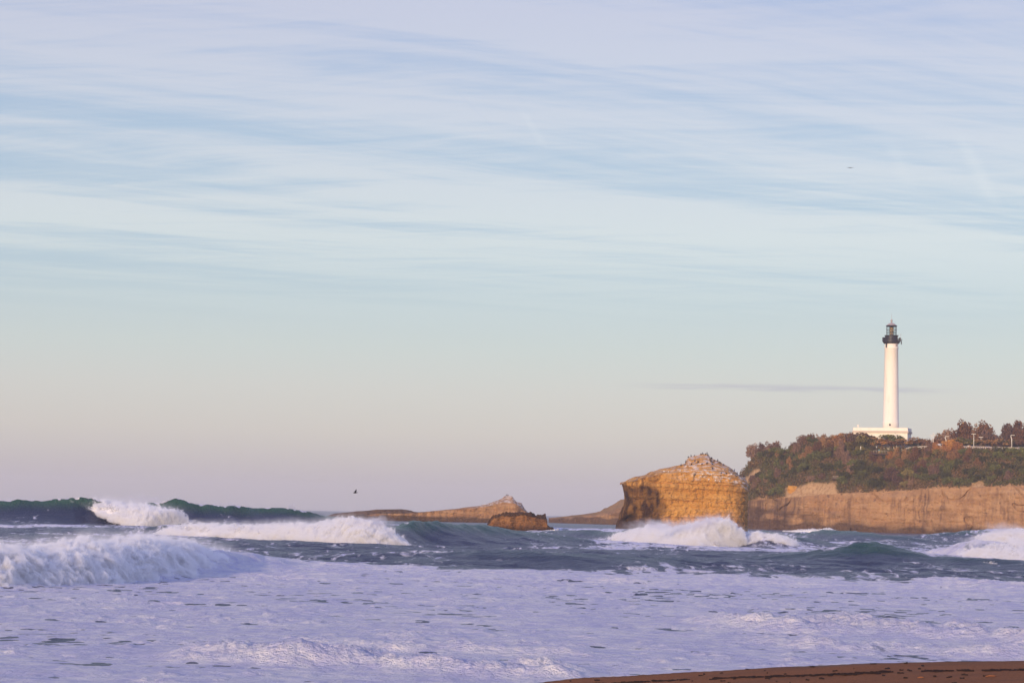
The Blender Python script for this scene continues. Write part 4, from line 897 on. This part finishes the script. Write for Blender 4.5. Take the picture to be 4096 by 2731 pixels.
# ------------------------------------------------------------------ road, balustrade, lamps, cars, people
def roadpt(px, back):
    d = float(hk(px, 1) + 2 + hk(px, 4)) + back
    return Vector((float(ray(px, hk(px, 3))[0])*d, d, float(ROADZ(px))))
pxs = np.linspace(3480, 4400, 60)
rv = [];
for b_ in (1.6, 13.0): rv += [tuple(roadpt(p, b_) + Vector((0, 0, .12))) for p in pxs]
tag(link('road', npmesh('road', rv, gridf(2, 60)), M['asphalt']), kind='structure')
def balustrade():
    pts = [V(3602, 1812, 893 + 22), V(3625, 1803, 893+22)] + [roadpt(p, .6) for p in (3645, 3665, 3700, 3740, 3790, 3840, 3900, 3960, 4020, 4096, 4180, 4280)]
    r = empty('balustrade', pts[0]); tag(r, 'pale concrete balustrade curving along the road edge above the slope', 'balustrade')
    pts = [p - pts[0] for p in pts]
    def sweep(z0, hz, wy):
        bm = bmesh.new(); prev = None
        for p in pts:
            q = [bm.verts.new(p + Vector((0, sy*wy, z0 + sz*hz))) for sy, sz in ((-1, 0), (1, 0), (1, 1), (-1, 1))]
            if prev:
                for k in range(4): bm.faces.new((prev[k], prev[(k+1) % 4], q[(k+1) % 4], q[k]))
            prev = q
        return bm
    bmo('top_rail', sweep(.98, .24, .16), M['conc'], r); bmo('base_kerb', sweep(-.3, .42, .16), M['conc'], r)
    me = None; L = [0]
    for a, b in zip(pts, pts[1:]): L.append(L[-1] + (b-a).length)
    for k in range(90):
        s = L[-1]*(k+.5)/90; i = next(j for j in range(len(L)-1) if L[j+1] >= s); p = pts[i].lerp(pts[i+1], (s-L[i])/(L[i+1]-L[i]))
        if me is None:
            bm = bmesh.new(); box(bm, (0, 0, .52), (.34, .2, .79)); o = bmo('baluster', bm, M['conc'], r); me = o.data
        else: o = link('baluster', me, None, r)
        o.location = p
balustrade()
def lamp(px, yb, yt, dd, style, label):
    d = float(hk(px, 1)+2+hk(px, 4)) + dd; b = V(px, yb, d); gz = float(ROADZ(px)); b.z = gz; h = float(P(px, yt, d)[2]) - gz
    r = empty('street_lamp', b); tag(r, label, 'street lamp', 'street lamps along the headland road')
    bm = bmesh.new()
    if style == 'bent':
        tube(bm, [(0, 0, 0), (0, 0, h*.6), (0, 0, h*.72), (-.35, 0, h*.88), (-.4, 0, h*.97)], [.16, .16, .19, .16, .10], 8)
    else: tube(bm, [(0, 0, 0), (0, 0, h*.98)], [.15, .11], 8)
    bmo('pole', bm, M['post'], r, True)
    bm = bmesh.new(); tube(bm, [(0, 0, 0), (0, 0, .5)], .32, 8); bmo('base_plate', bm, M['post'], r)
    bm = bmesh.new()
    if style == 'bent': box(bm, (.35, 0, h), (1.7, .6, .2), 0, .06)
    elif style == 'flat': box(bm, (-.1, 0, h), (1.9, .6, .2), 0, .06); 
    elif style == 'arm': tube(bm, [(0, 0, h*.9), (-.6, 0, h*.99), (-1.0, 0, h), (1.4, 0, h+.15)], .09, 6); box(bm, (1.2, 0, h+.1), (1.0, .5, .2), 0, .05)
    else: box(bm, (0, 0, h), (.7, .7, .3), 0, .06)
    bmo('lamp_head', bm, M['post'], r)
for a in ((3585, 1794, 1737, 1, 'plain', 'thick cream lamp post before the lighthouse building'), (3581, 1790, 1733, 5, 'plain', 'thinner lamp post just behind the thick cream one'),
          (3728, 1790, 1740, 6, 'arm', 'lamp post with a curved arm, behind the taller plain one of the pair'), (3733, 1793, 1733, 1, 'plain', 'tall plain lamp post, front one of the twin pair'),
          (3784, 1792, 1745, 5, 'bent', 'cream lamp post with a kinked neck above the white van'), (3895, 1796, 1735, 1, 'flat', 'tall lamp post with a broad flat head before the large tree clump'),
          (3924, 1796, 1748, 7, 'flat', 'shorter flat-headed lamp post set back from the road edge'), (4047, 1800, 1740, 1, 'bent', 'lamp post with a kinked neck nearest the right edge')): lamp(*a)
# cars
def car_meshes(van=False):
    prof = [(-2.1, .35), (-2.15, .75), (-1.95, .95), (-1.35, 1.42), (.45, 1.46), (1.1, .98), (2.0, .82), (2.12, .5), (2.1, .35)] if not van else [(-2.4, .4), (-2.42, 1.2), (-2.3, 2.05), (1.1, 2.1), (1.75, 1.25), (2.4, 1.05), (2.45, .5), (2.4, .4)]
    bm = bmesh.new(); A = [bm.verts.new((x, -.85, z)) for x, z in prof]; B = [bm.verts.new((x, .85, z)) for x, z in prof]
    bm.faces.new(A); bm.faces.new(B[::-1]); n = len(prof)
    for k in range(n): bm.faces.new((A[k], B[k], B[(k+1) % n], A[(k+1) % n]))
    bmesh.ops.recalc_face_normals(bm, faces=bm.faces); bmesh.ops.bevel(bm, geom=list(bm.edges), offset=.07, segments=2, affect='EDGES')
    body = bpy.data.meshes.new('body'); bm.to_mesh(body); bm.free()
    bm = bmesh.new()
    for s in (-1, 1):
        q = [(-1.5, .98), (-1.15, 1.34), (.35, 1.36), (.85, .98)] if not van else [(.2, 1.3), (.2, 1.9), (1.05, 1.92), (1.5, 1.3)]
        v1 = [bm.verts.new((x, s*.865, z)) for x, z in q]; v2 = [bm.verts.new((x, s*.80, z)) for x, z in q]
        bm.faces.new(v1 if s < 0 else v1[::-1])
        for k in range(4): bm.faces.new((v1[k], v2[k], v2[(k+1) % 4], v1[(k+1) % 4]))
    win = bpy.data.meshes.new('side_window'); bm.to_mesh(win); bm.free(); win.materials.append(M['dkglass'])
    bm = bmesh.new(); bmesh.ops.create_cone(bm, segments=16, radius1=.33, radius2=.33, depth=.22, cap_ends=True, matrix=Matrix.Rotation(PI/2, 4, 'X'))
    wh = bpy.data.meshes.new('wheel'); bm.to_mesh(wh); bm.free(); wh.materials.append(M['tyre'])
    return body, win, wh
CARM = {False: car_meshes(), True: car_meshes(True)}
PAINT = dict(blue=mat('blue_car_paint', (.05, .07, .19), .3, .5), navy=mat('navy_car_paint', (.02, .025, .07), .3, .5), white=mat('white_car_paint', (.75, .74, .72), .35, .5), silver=mat('silver_blue_car_paint', (.28, .32, .42), .3, .5), black=mat('black_car_paint', (.015, .015, .02), .3, .5))
for px, back, c, van, rz, lab in (
    (3655, 4.0, 'black', False, 0, 'black car parked beneath the clipped trees by the lighthouse building'), (3727, 3.5, 'navy', False, .1, 'dark navy car parked behind the twin lamp posts'), (3741, 3.2, 'blue', False, .0, 'blue car between the twin lamp posts and the white van'),
    (3759, 3.8, 'white', True, .05, 'white van parked beside the blue cars'), (3782, 4.0, 'silver', False, .0, 'silver-blue car under the kinked lamp post'), (3826, 3.4, 'silver', False, .1, 'silver-blue car half hidden behind the ginger shrub'),
    (3841, 3.6, 'blue', False, 0, 'blue car right after the ginger shrub'), (3862, 3.2, 'blue', False, .1, 'blue car just left of the walking couple'), (3902, 3.4, 'blue', False, 0, 'blue car just right of the flat-headed lamp post'),
    (3922, 3.3, 'navy', False, .05, 'navy car in front of the shorter set-back lamp'), (3949, 3.2, 'blue', False, .1, 'blue car alone past the shorter set-back lamp'), (3978, 3.2, 'navy', False, 0, 'navy car beneath the last brown clipped trees'),
    (4056, 3.4, 'navy', False, 0, 'navy car just past the last lamp post'), (4086, 3.4, 'blue', False, 0, 'blue car at the right edge of the road')):
    p = roadpt(px, back); r = empty('parked_car' if not van else 'parked_van', p + Vector((0, 0, .12)), rz + (0 if random.random() < .5 else PI)); tag(r, lab, 'van' if van else 'car', None if van else 'cars parked along the headland road')
    bo, wi, wh = CARM[van]; me = bo.copy(); me.materials.append(PAINT[c]); link('body', me, None, r, True); link('side_window', wi, None, r)
    for x in (-1.35, 1.35):
        for y in (-.78, .78): o = link('wheel', wh, None, r); o.location = (x, y, .33)
# people
def person(loc, rz, shirt, trousers, label):
    joints = dict(pel=((0, 0, .95), .15), wa=((0, 0, 1.08), .14), ch=((0, .0, 1.32), .17), nk=((0, 0, 1.50), .06), hd=((0, -.02, 1.62), .10), ht=((0, -.01, 1.72), .085))
    for s, n in ((-1, 'l'), (1, 'r')):
        joints.update({f'sh{n}': ((s*.19, 0, 1.42), .065), f'el{n}': ((s*.25, .02, 1.14), .045), f'wr{n}': ((s*.24, -.08, .90), .033), f'ha{n}': ((s*.235, -.11, .81), .028),
                       f'hp{n}': ((s*.10, 0, .90), .10), f'kn{n}': ((s*.11, -.03*s, .50), .065), f'an{n}': ((s*.11, .03*s, .09), .045), f'ft{n}': ((s*.12, .03*s-.16, .04), .035)})
    ed = [('pel', 'wa'), ('wa', 'ch'), ('ch', 'nk'), ('nk', 'hd'), ('hd', 'ht')]
    for n in 'lr': ed += [('ch', f'sh{n}'), (f'sh{n}', f'el{n}'), (f'el{n}', f'wr{n}'), (f'wr{n}', f'ha{n}'), ('pel', f'hp{n}'), (f'hp{n}', f'kn{n}'), (f'kn{n}', f'an{n}'), (f'an{n}', f'ft{n}')]
    ks = list(joints); me = bpy.data.meshes.new('person'); me.from_pydata([joints[k][0] for k in ks], [(ks.index(a), ks.index(b)) for a, b in ed], [])
    m = mat('person_skin_and_clothes', (.5, .5, .5), .8, .2); n, b = ntof(m)
    tc = n.sep(n.add('ShaderNodeTexCoord').outputs['Object'])
    z = tc[2]; ax = n.math('ABSOLUTE', tc[0])
    c = n.mix(n.math('GREATER_THAN', z, 1.5), n.mix(n.math('GREATER_THAN', z, .98), trousers, shirt), (.45, .25, .17))
    c = n.mix(n.math('MULTIPLY', n.math('GREATER_THAN', ax, .2), n.math('LESS_THAN', z, 1.1)), c, (.45, .25, .17))
    n.put(b.inputs['Base Color'], c)
    o = link('person', me, m); mod = o.modifiers.new('skin', 'SKIN'); mod.use_smooth_shade = True
    for i, k in enumerate(ks): me.skin_vertices[0].data[i].radius = (joints[k][1],)*2
    me.skin_vertices[0].data[0].use_root = True
    o.modifiers.new('sub', 'SUBSURF').levels = 1
    o.location = loc; o.rotation_euler = (0, 0, rz); tag(o, label, 'person')
    bm = bmesh.new(); ell(bm, (0, .015, 1.71), (.10, .11, .09)); bmo('hair', bm, M['hair'], o, True)
person(roadpt(3873, 1.4) + Vector((0, 0, .13)), .3, (.75, .7, .62), (.35, .3, .28), 'person in a pale top walking by the balustrade, companion close beside')
person(roadpt(3879, 1.4) + Vector((0, 0, .13)), -.2, (.62, .32, .2), (.62, .55, .46), 'person in an orange-brown top and pale trousers walking by the balustrade')
tz = V(3516, 1812, 913)
person(tz + Vector((0, 0, .1)), .1, (.05, .32, .36), (.7, .5, .35), 'person in a teal top standing on the small lookout terrace')
def terrace(px0, px1, py, d, label, name):
    a, b = V(px0, py, d), V(px1, py, d); r = empty(name, (a+b)/2); tag(r, label, 'lookout'); w = (b-a).length
    bm = bmesh.new(); box(bm, (0, .8, -.25), (w, 3.0, .5), 0, .05); bmo('slab', bm, M['bark'], r)
    bm = bmesh.new(); box(bm, (0, -.6, 1.05), (w, .07, .07)); bmo('rail', bm, M['conc'], r)
    for k in range(6):
        bm = bmesh.new(); box(bm, (-w/2 + .1 + k*(w-.2)/5, -.6, .58), (.07, .07, .96)); bmo('rail_post', bm, M['conc'], r)
terrace(3492, 3552, 1812, 913, 'small lookout terrace with a pale rail below the lighthouse trees', 'lookout_terrace')
terrace(3331, 3352, 1913, 917, 'little stone viewing ledge with a rail low on the headland slope', 'viewing_ledge')
for px, lab in ((3443, 'short white marker post beneath the dark tree'), (3506, 'short white marker post in the middle of the clipped trees')):
    bm = bmesh.new(); tube(bm, [(0, 0, -.4), (0, 0, 1.0)], [.22, .18], 10); ell(bm, (0, 0, 1.0), (.24, .24, .2))
    o = bmo('marker_post', bm, M['post'], smooth=True); o.location = V(px, 1795, 921); tag(o, lab, 'post')

# ------------------------------------------------------------------ birds, aircraft
def cormorant_mesh(pose):
    bm = bmesh.new()
    if pose == 'upright':
        tube(bm, [(0, .10, .10), (0, .08, .2), (0, .03, .34), (0, -.02, .48), (0, -.035, .58), (0, -.01, .68), (0, -.03, .74), (0, -.08, .765), (0, -.17, .765)], [.05, .115, .135, .11, .055, .042, .048, .04, .012], 10)
        tube(bm, [(0, .10, .16), (0, .17, .04)], [.06, .03], 6)
    elif pose == 'hunched':
        tube(bm, [(0, .22, .12), (0, .14, .2), (0, .04, .28), (0, -.07, .36), (0, -.10, .42), (0, -.13, .46), (0, -.24, .44)], [.05, .14, .17, .14, .075, .055, .012], 10)
    for s in (-1, 1): tube(bm, [(s*.05, .05, .2), (s*.05, .03, 0)], .018, 5); box(bm, (s*.05, -.01, .012), (.06, .11, .02))
    if pose == 'upright':
        for s in (-1, 1): ell(bm, (s*.11, .06, .34), (.035, .08, .2), (.25, 0, 0))
    me = bpy.data.meshes.new('cormorant'); bm.to_mesh(me); bm.free(); me.materials.append(M['feather'])
    me.polygons.foreach_set('use_smooth', np.ones(len(me.polygons), bool)); return me
def gull_mesh():
    bm = bmesh.new(); tube(bm, [(0, .26, .22), (0, .14, .2), (0, .0, .2), (0, -.12, .24), (0, -.17, .30), (0, -.2, .36), (0, -.25, .355), (0, -.31, .34)], [.02, .08, .11, .09, .055, .05, .035, .01], 10)
    for s in (-1, 1): tube(bm, [(s*.04, 0, .14), (s*.04, 0, 0)], .012, 5)
    me = bpy.data.meshes.new('gull'); bm.to_mesh(me); bm.free(); me.materials.append(M['gull']); return me
CM_ = dict(u=cormorant_mesh('upright'), h=cormorant_mesh('hunched')); GM = gull_mesh()
def rest_on(px, py, d0, dmin, dmax):
    """drop a bird on whatever rock lies under the line of sight"""
    dg = bpy.context.evaluated_depsgraph_get(); a, b = ray(px, py); v = Vector((float(a), 1, float(b))).normalized()
    ok, loc, nrm, idx, ob, mm = S.ray_cast(dg, Vector((0, 0, CAMZ)) + v*300, v)
    if ok and dmin < loc.y < dmax: return loc
    p = V(px, py, d0); ok, loc, *_ = S.ray_cast(dg, Vector((p.x, p.y, 60)), Vector((0, 0, -1)))
    return loc if ok and loc.z > p.z - 2.5 else p
bpy.context.view_layer.update()
SKYB = [(2724, 1863, 'u'), (2743, 1850, 'u'), (2753, 1826, 'h'), (2764, 1822, 'u'), (2778, 1820, 'h'), (2804, 1817, 'h'), (2811, 1816, 'u'), (2822, 1817, 'h'), (2828, 1816, 'u'), (2832, 1823, 'u'), (2847, 1833, 'h'), (2871, 1843, 'u'), (2880, 1851, 'h'), (2894, 1859, 'h'), (2938, 1883, 'u'), (2949, 1897, 'u'), (2960, 1905, 'h'), (2975, 1907, 'h')]
FACEB = [(2740, 1861, 'h'), (2780, 1845, 'u'), (2792, 1850, 'u'), (2766, 1858, 'h'), (2808, 1857, 'h'), (2828, 1855, 'u'), (2851, 1857, 'h'), (2840, 1840, 'u'), (2844, 1845, 'h'), (2857, 1843, 'h')]
LOWB = [(2776, 1903, 'u'), (2783, 1900, 'u'), (2822, 1902, 'u'), (2851, 1875, 'u'), (2885, 1895, 'u'), (2884, 1905, 'u'), (2905, 1894, 'h'), (2943, 1906, 'u')]
for lst, txt in ((SKYB, 'along the skyline of the big ochre rock'), (FACEB, 'just below the summit of the big ochre rock'), (LOWB, 'on the lower guano ledges of the big rock')):
    for i, (px, py, ps) in enumerate(sorted(lst)):
        o = bpy.data.objects.new('cormorant', CM_[ps]); COL.objects.link(o); o.location = rest_on(px, py + 2, 642, 560, 700); o.rotation_euler = (0, 0, random.uniform(-1.2, 1.2)); s = random.uniform(1.0, 1.2); o.scale = (s,)*3
        tag(o, f"{'upright' if ps == 'u' else 'hunched'} black cormorant, {ORD[i]} from the left {txt}", 'cormorant', 'cormorants on the big rock')
for i, (px, py) in enumerate(sorted([(2532, 1906), (2622, 1876), (2656, 1886), (2673, 1887), (2720, 1884), (2744, 1864), (2811, 1897), (2835, 1918), (2861, 1922), (2879, 1926), (2916, 1915), (2928, 1909), (2925, 1897)])):
    o = bpy.data.objects.new('gull', GM); COL.objects.link(o); o.location = rest_on(px, py + 2, 642, 560, 700); o.rotation_euler = (0, 0, random.uniform(-2, 2)); o.scale = (1.25,)*3
    tag(o, f'white gull on the big ochre rock, {ORD[i]} from the left', 'gull', 'gulls on the big rock')
for px, py, lab in ((2026, 1981, 'black cormorant on the peak of the long low rock, left one of the pair'), (2032, 1982, 'black cormorant on the peak of the long low rock, right one of the pair'), (2020, 1990, 'black cormorant just under the peak of the long low rock')):
    o = bpy.data.objects.new('cormorant', CM_['u']); COL.objects.link(o); o.location = rest_on(px, py + 1, 1000, 950, 1050); o.scale = (1.15,)*3; tag(o, lab, 'cormorant', 'cormorants on the long low rock')
for i, (px, py) in enumerate([(1917, 2023), (1940, 2019), (1956, 2013), (1963, 2018), (1978, 2009), (1991, 2007)]):
    o = bpy.data.objects.new('gull', GM); COL.objects.link(o); o.location = rest_on(px, py, 1000, 950, 1050); o.scale = (1.2,)*3; o.rotation_euler = (0, 0, i*1.3); tag(o, f'white gull on the ridge of the long low rock, {ORD[i]} from the left', 'gull', 'gulls on the long low rock')
o = bpy.data.objects.new('gull', GM); COL.objects.link(o); o.location = rest_on(3017, 1856, 960, 900, 1000); o.scale = (2.2,)*3; o.rotation_euler = (0, 0, 1.5); tag(o, 'white gull resting on the bare tip of the headland slope', 'gull')
def flying_bird():
    r = bmesh.new(); tube(r, [(-.42, 0, -.02), (-.25, 0, 0), (0, 0, 0), (.25, 0, .02), (.42, 0, .06), (.55, 0, .07)], [.03, .09, .11, .07, .045, .01], 8)
    for s, (tip, mid) in ((-1, ((-.2, -.55, .25), (.05, -.3, .32))), (1, ((.15, .35, .72), (.12, .22, .42)))):
        a, b = Vector((.15, .05*s, .05)), Vector((-.15, .05*s, .04)); m1, m2 = Vector(mid) + Vector((.13, 0, 0)), Vector(mid) - Vector((.16, 0, .0)); t = Vector(tip)
        top = [r.verts.new(q) for q in (a, b, m2, m1, t)]; bot = [r.verts.new(q - Vector((0, 0, .025))) for q in (a, b, m2, m1, t)]
        for q, rev in ((top, 0), (bot, 1)):
            for f in ((0, 1, 2, 3), (3, 2, 4)):
                ff = [q[k] for k in f]; r.faces.new(ff[::-1] if rev else ff)
        for x, y in ((1, 2), (2, 4), (4, 3), (3, 0)): r.faces.new((top[x], top[y], bot[y], bot[x]))
    o = bmo('flying_bird', r, M['feather']); o.location = V(1421, 1970, 400); o.scale = (1.0,)*3; tag(o, 'dark bird flying low over the sea with wings raised', 'bird')
flying_bird()
def aeroplane():
    d = 3000; r = empty('aeroplane', V(3402, 672, d), .25); r.rotation_euler = (0, math.radians(-3), .2); tag(r, 'small dark aeroplane high in the sky above the lighthouse', 'aeroplane'); r.scale = (.9,)*3
    bm = bmesh.new(); tube(bm, [(0, -3.6, .0), (0, -3.2, 0), (0, -1.5, .05), (0, .5, .1), (0, 4.2, .35)], [.15, .45, .62, .6, .15], 12); bmo('fuselage', bm, M['plane'], r, True)
    for s in (-1, 1):
        bm = bmesh.new(); a = [bm.verts.new(q) for q in ((s*.4, -1.4, -.25), (s*.4, .5, -.25), (s*5.2, .3, .35), (s*5.2, -.7, .35))]; b = [bm.verts.new(v_.co + Vector((0, 0, .22))) for v_ in a]
        bm.faces.new(a); bm.faces.new(b[::-1]); [bm.faces.new((a[k], b[k], b[(k+1) % 4], a[(k+1) % 4])) for k in range(4)]; bmesh.ops.recalc_face_normals(bm, faces=bm.faces); bmo('wing', bm, M['plane'], r)
    bm = bmesh.new(); box(bm, (0, 3.9, 1.1), (.16, .9, 1.5)); bmo('tail_fin', bm, M['plane'], r)
    bm = bmesh.new(); box(bm, (0, 3.9, .45), (3.0, .8, .12)); bmo('tailplane', bm, M['plane'], r)
aeroplane()

# ------------------------------------------------------------------ air
bm = bmesh.new(); box(bm, (0, 3900, 52), (13000, 9400, 116)); hz = bmo('haze', bm, None)
HZ = bpy.data.materials.new('haze_air'); HZ.use_nodes = True; n = NT(HZ.node_tree); n.n.clear()
out = n.add('ShaderNodeOutputMaterial'); pv = n.add('ShaderNodeVolumePrincipled'); pv.inputs['Color'].default_value = (.93, .92, .97, 1); pv.inputs['Density'].default_value = .00012; pv.inputs['Anisotropy'].default_value = 0.0
n.l.new(pv.outputs[0], out.inputs['Volume']); hz.data.materials.append(HZ); tag(hz, kind='stuff')

# ------------------------------------------------------------------ sun and sky
SUN_EL = math.radians(10); SUN_A = math.radians(27)               # sun behind the camera, to the left
sd = Vector((-math.sin(SUN_A)*math.cos(SUN_EL), -math.cos(SUN_A)*math.cos(SUN_EL), math.sin(SUN_EL)))
sl = bpy.data.lights.new('sun', 'SUN'); sl.energy = 3.7; sl.angle = math.radians(.53); sl.color = (1.0, .74, .48)
so = bpy.data.objects.new('sun', sl); COL.objects.link(so); so.rotation_euler = (-sd).to_track_quat('-Z', 'Y').to_euler()
Wd = bpy.data.worlds.new('World'); S.world = Wd; Wd.use_nodes = True; n = NT(Wd.node_tree); n.n.clear()
out = n.add('ShaderNodeOutputWorld'); sky = n.add('ShaderNodeTexSky', sky_type='NISHITA'); sky.sun_disc = False
sky.sun_elevation = SUN_EL; sky.sun_rotation = math.atan2(sd.x, sd.y); sky.altitude = 5; sky.dust_density = 1.5
b1 = n.add('ShaderNodeBackground'); n.put(b1.inputs[0], sky.outputs[0]); b1.inputs[1].default_value = .05
tc = n.add('ShaderNodeTexCoord').outputs['Generated']; x, y, z = n.sep(tc)
zc = n.math('MAXIMUM', z, 0.0); el = n.math('SQRT', zc)
L = lambda *c: s2l(c)
base = n.ramp(el, [(0, L(166, 163, 176)), (.127, L(177, 172, 178)), (.191, L(187, 183, 183)), (.238, L(184, 184, 187)), (.277, L(176, 184, 189)), (.312, L(165, 179, 191)), (.342, L(156, 174, 192)), (.42, L(151, 169, 194)), (.48, L(151, 162, 196)), (.70, L(141, 154, 223)), (1, L(131, 149, 226))])
# cirrus: noise on a flat layer overhead, long streaks drawn out by the wind
inv = n.math('DIVIDE', 1.0, n.math('ADD', zc, .03))
px_, py_ = n.math('MULTIPLY', x, inv), n.math('MULTIPLY', y, inv)
ra = math.radians(-25)
ux = n.math('ADD', n.math('MULTIPLY', px_, math.cos(ra)), n.math('MULTIPLY', py_, -math.sin(ra)))
uy = n.math('ADD', n.math('MULTIPLY', px_, math.sin(ra)), n.math('MULTIPLY', py_, math.cos(ra)))
warp = n.noise(n.comb(n.math('MULTIPLY', ux, .35), n.math('MULTIPLY', uy, .5), 2.0), 1.0, 3, .5)
uyw = n.math('ADD', uy, n.math('MULTIPLY', warp, .9))
c1 = n.noise(n.comb(n.math('MULTIPLY', ux, .22), n.math('MULTIPLY', uyw, 1.05), 1.3), 1.0, 5, .55, .25)
c2 = n.noise(n.comb(n.math('MULTIPLY', ux, .55), n.math('MULTIPLY', uyw, 3.6), 5.3), 1.0, 6, .62, .35)
c3 = n.noise(n.comb(n.math('MULTIPLY', ux, .16), n.math('MULTIPLY', uyw, .42), 9.1), 1.0, 3, .5)
rb_ = math.radians(14)
vx = n.math('ADD', n.math('MULTIPLY', px_, math.cos(rb_)), n.math('MULTIPLY', py_, -math.sin(rb_))); vy = n.math('ADD', n.math('MULTIPLY', px_, math.sin(rb_)), n.math('MULTIPLY', py_, math.cos(rb_)))
c4 = n.noise(n.comb(n.math('MULTIPLY', vx, 1.1), n.math('MULTIPLY', n.math('ADD', vy, n.math('MULTIPLY', warp, .7)), 6.5), 7.7), 1.0, 6, .68, .5)
c2 = n.math('ADD', n.math('MULTIPLY', c2, .58), n.math('MULTIPLY', c4, .42))
cs = n.math('ADD', n.math('ADD', n.math('MULTIPLY', c1, .32), n.math('MULTIPLY', c2, .48)), n.math('MULTIPLY', c3, .20))
cm = n.ss(cs, .44, .56)
cm = n.math('MULTIPLY', cm, n.ss(zc, .075, .135))
ccol = n.ramp(el, [(0, L(195, 190, 190)), (.30, L(190, 197, 200)), (.36, L(197, 200, 203)), (.42, L(193, 193, 203)), (.48, L(188, 185, 201)), (.75, L(182, 180, 224)), (1, L(176, 174, 224))])
col = n.mix(n.math('MULTIPLY', cm, .86), base, ccol)
# one thin grey-violet cloud bar low beside the lighthouse, feathered at both ends
az_ = n.math('DIVIDE', x, n.math('MAXIMUM', y, .01)); ee = n.math('DIVIDE', z, n.math('MAXIMUM', y, .01))
wob = n.noise(n.comb(n.math('MULTIPLY', az_, 26), n.math('MULTIPLY', ee, 420), 0), 1.0, 5, .6)
lc = n.math('SUBTRACT', .0612, n.math('MULTIPLY', az_, -.004))
dv = n.math('ABSOLUTE', n.math('ADD', n.math('SUBTRACT', ee, lc), n.math('MULTIPLY', n.math('SUBTRACT', wob, .5), .004)))
bar = n.math('MULTIPLY', n.ss(dv, .0002, .0022, 1, 0), n.math('MULTIPLY', n.ss(az_, .04, .10), n.ss(az_, .17, .225, 1, 0)))
col = n.mix(n.math('MULTIPLY', bar, n.ss(wob, .3, .6, .35, .95)), col, L(158, 157, 177))
# old condensation trails, faint and slanting
for (p0, p1, wdt, amt, tone) in (((1770, 312), (1995, 535), .00045, .22, (150, 165, 195)), ((2085, 440), (2185, 600), .0035, .16, (212, 212, 214)), ((3840, 540), (3985, 830), .006, .24, (212, 211, 213)), ((3560, 560), (3640, 760), .006, .13, (212, 211, 213))):
    (a0, e0), (a1, e1) = [tuple(float(q) for q in ray(*p)) for p in (p0, p1)]
    t_ = n.math('DIVIDE', n.math('SUBTRACT', ee, e0), e1 - e0)
    dd_ = n.math('ABSOLUTE', n.math('SUBTRACT', n.math('ADD', az_, n.math('MULTIPLY', n.math('SUBTRACT', wob, .5), wdt)), n.math('ADD', a0, n.math('MULTIPLY', t_, a1 - a0))))
    mk = n.math('MULTIPLY', n.ss(dd_, 0.0, wdt, 1, 0), n.math('MULTIPLY', n.ss(t_, -.1, .25), n.ss(t_, .7, 1.1, 1, 0)))
    col = n.mix(n.math('MULTIPLY', mk, amt), col, L(*tone))
b2 = n.add('ShaderNodeBackground'); n.put(b2.inputs[0], col); b2.inputs[1].default_value = .95
ad = n.add('ShaderNodeAddShader'); n.l.new(b1.outputs[0], ad.inputs[0]); n.l.new(b2.outputs[0], ad.inputs[1]); n.l.new(ad.outputs[0], out.inputs[0])

S.view_settings.view_transform = 'Standard'; S.view_settings.look = 'None'; S.view_settings.exposure = 0; S.view_settings.gamma = 1
S.cycles.use_denoising = True
S.cycles.max_bounces = 14; S.cycles.volume_bounces = 5; S.cycles.diffuse_bounces = 3; S.cycles.transparent_max_bounces = 16
S.cycles.volume_step_rate = 1.0
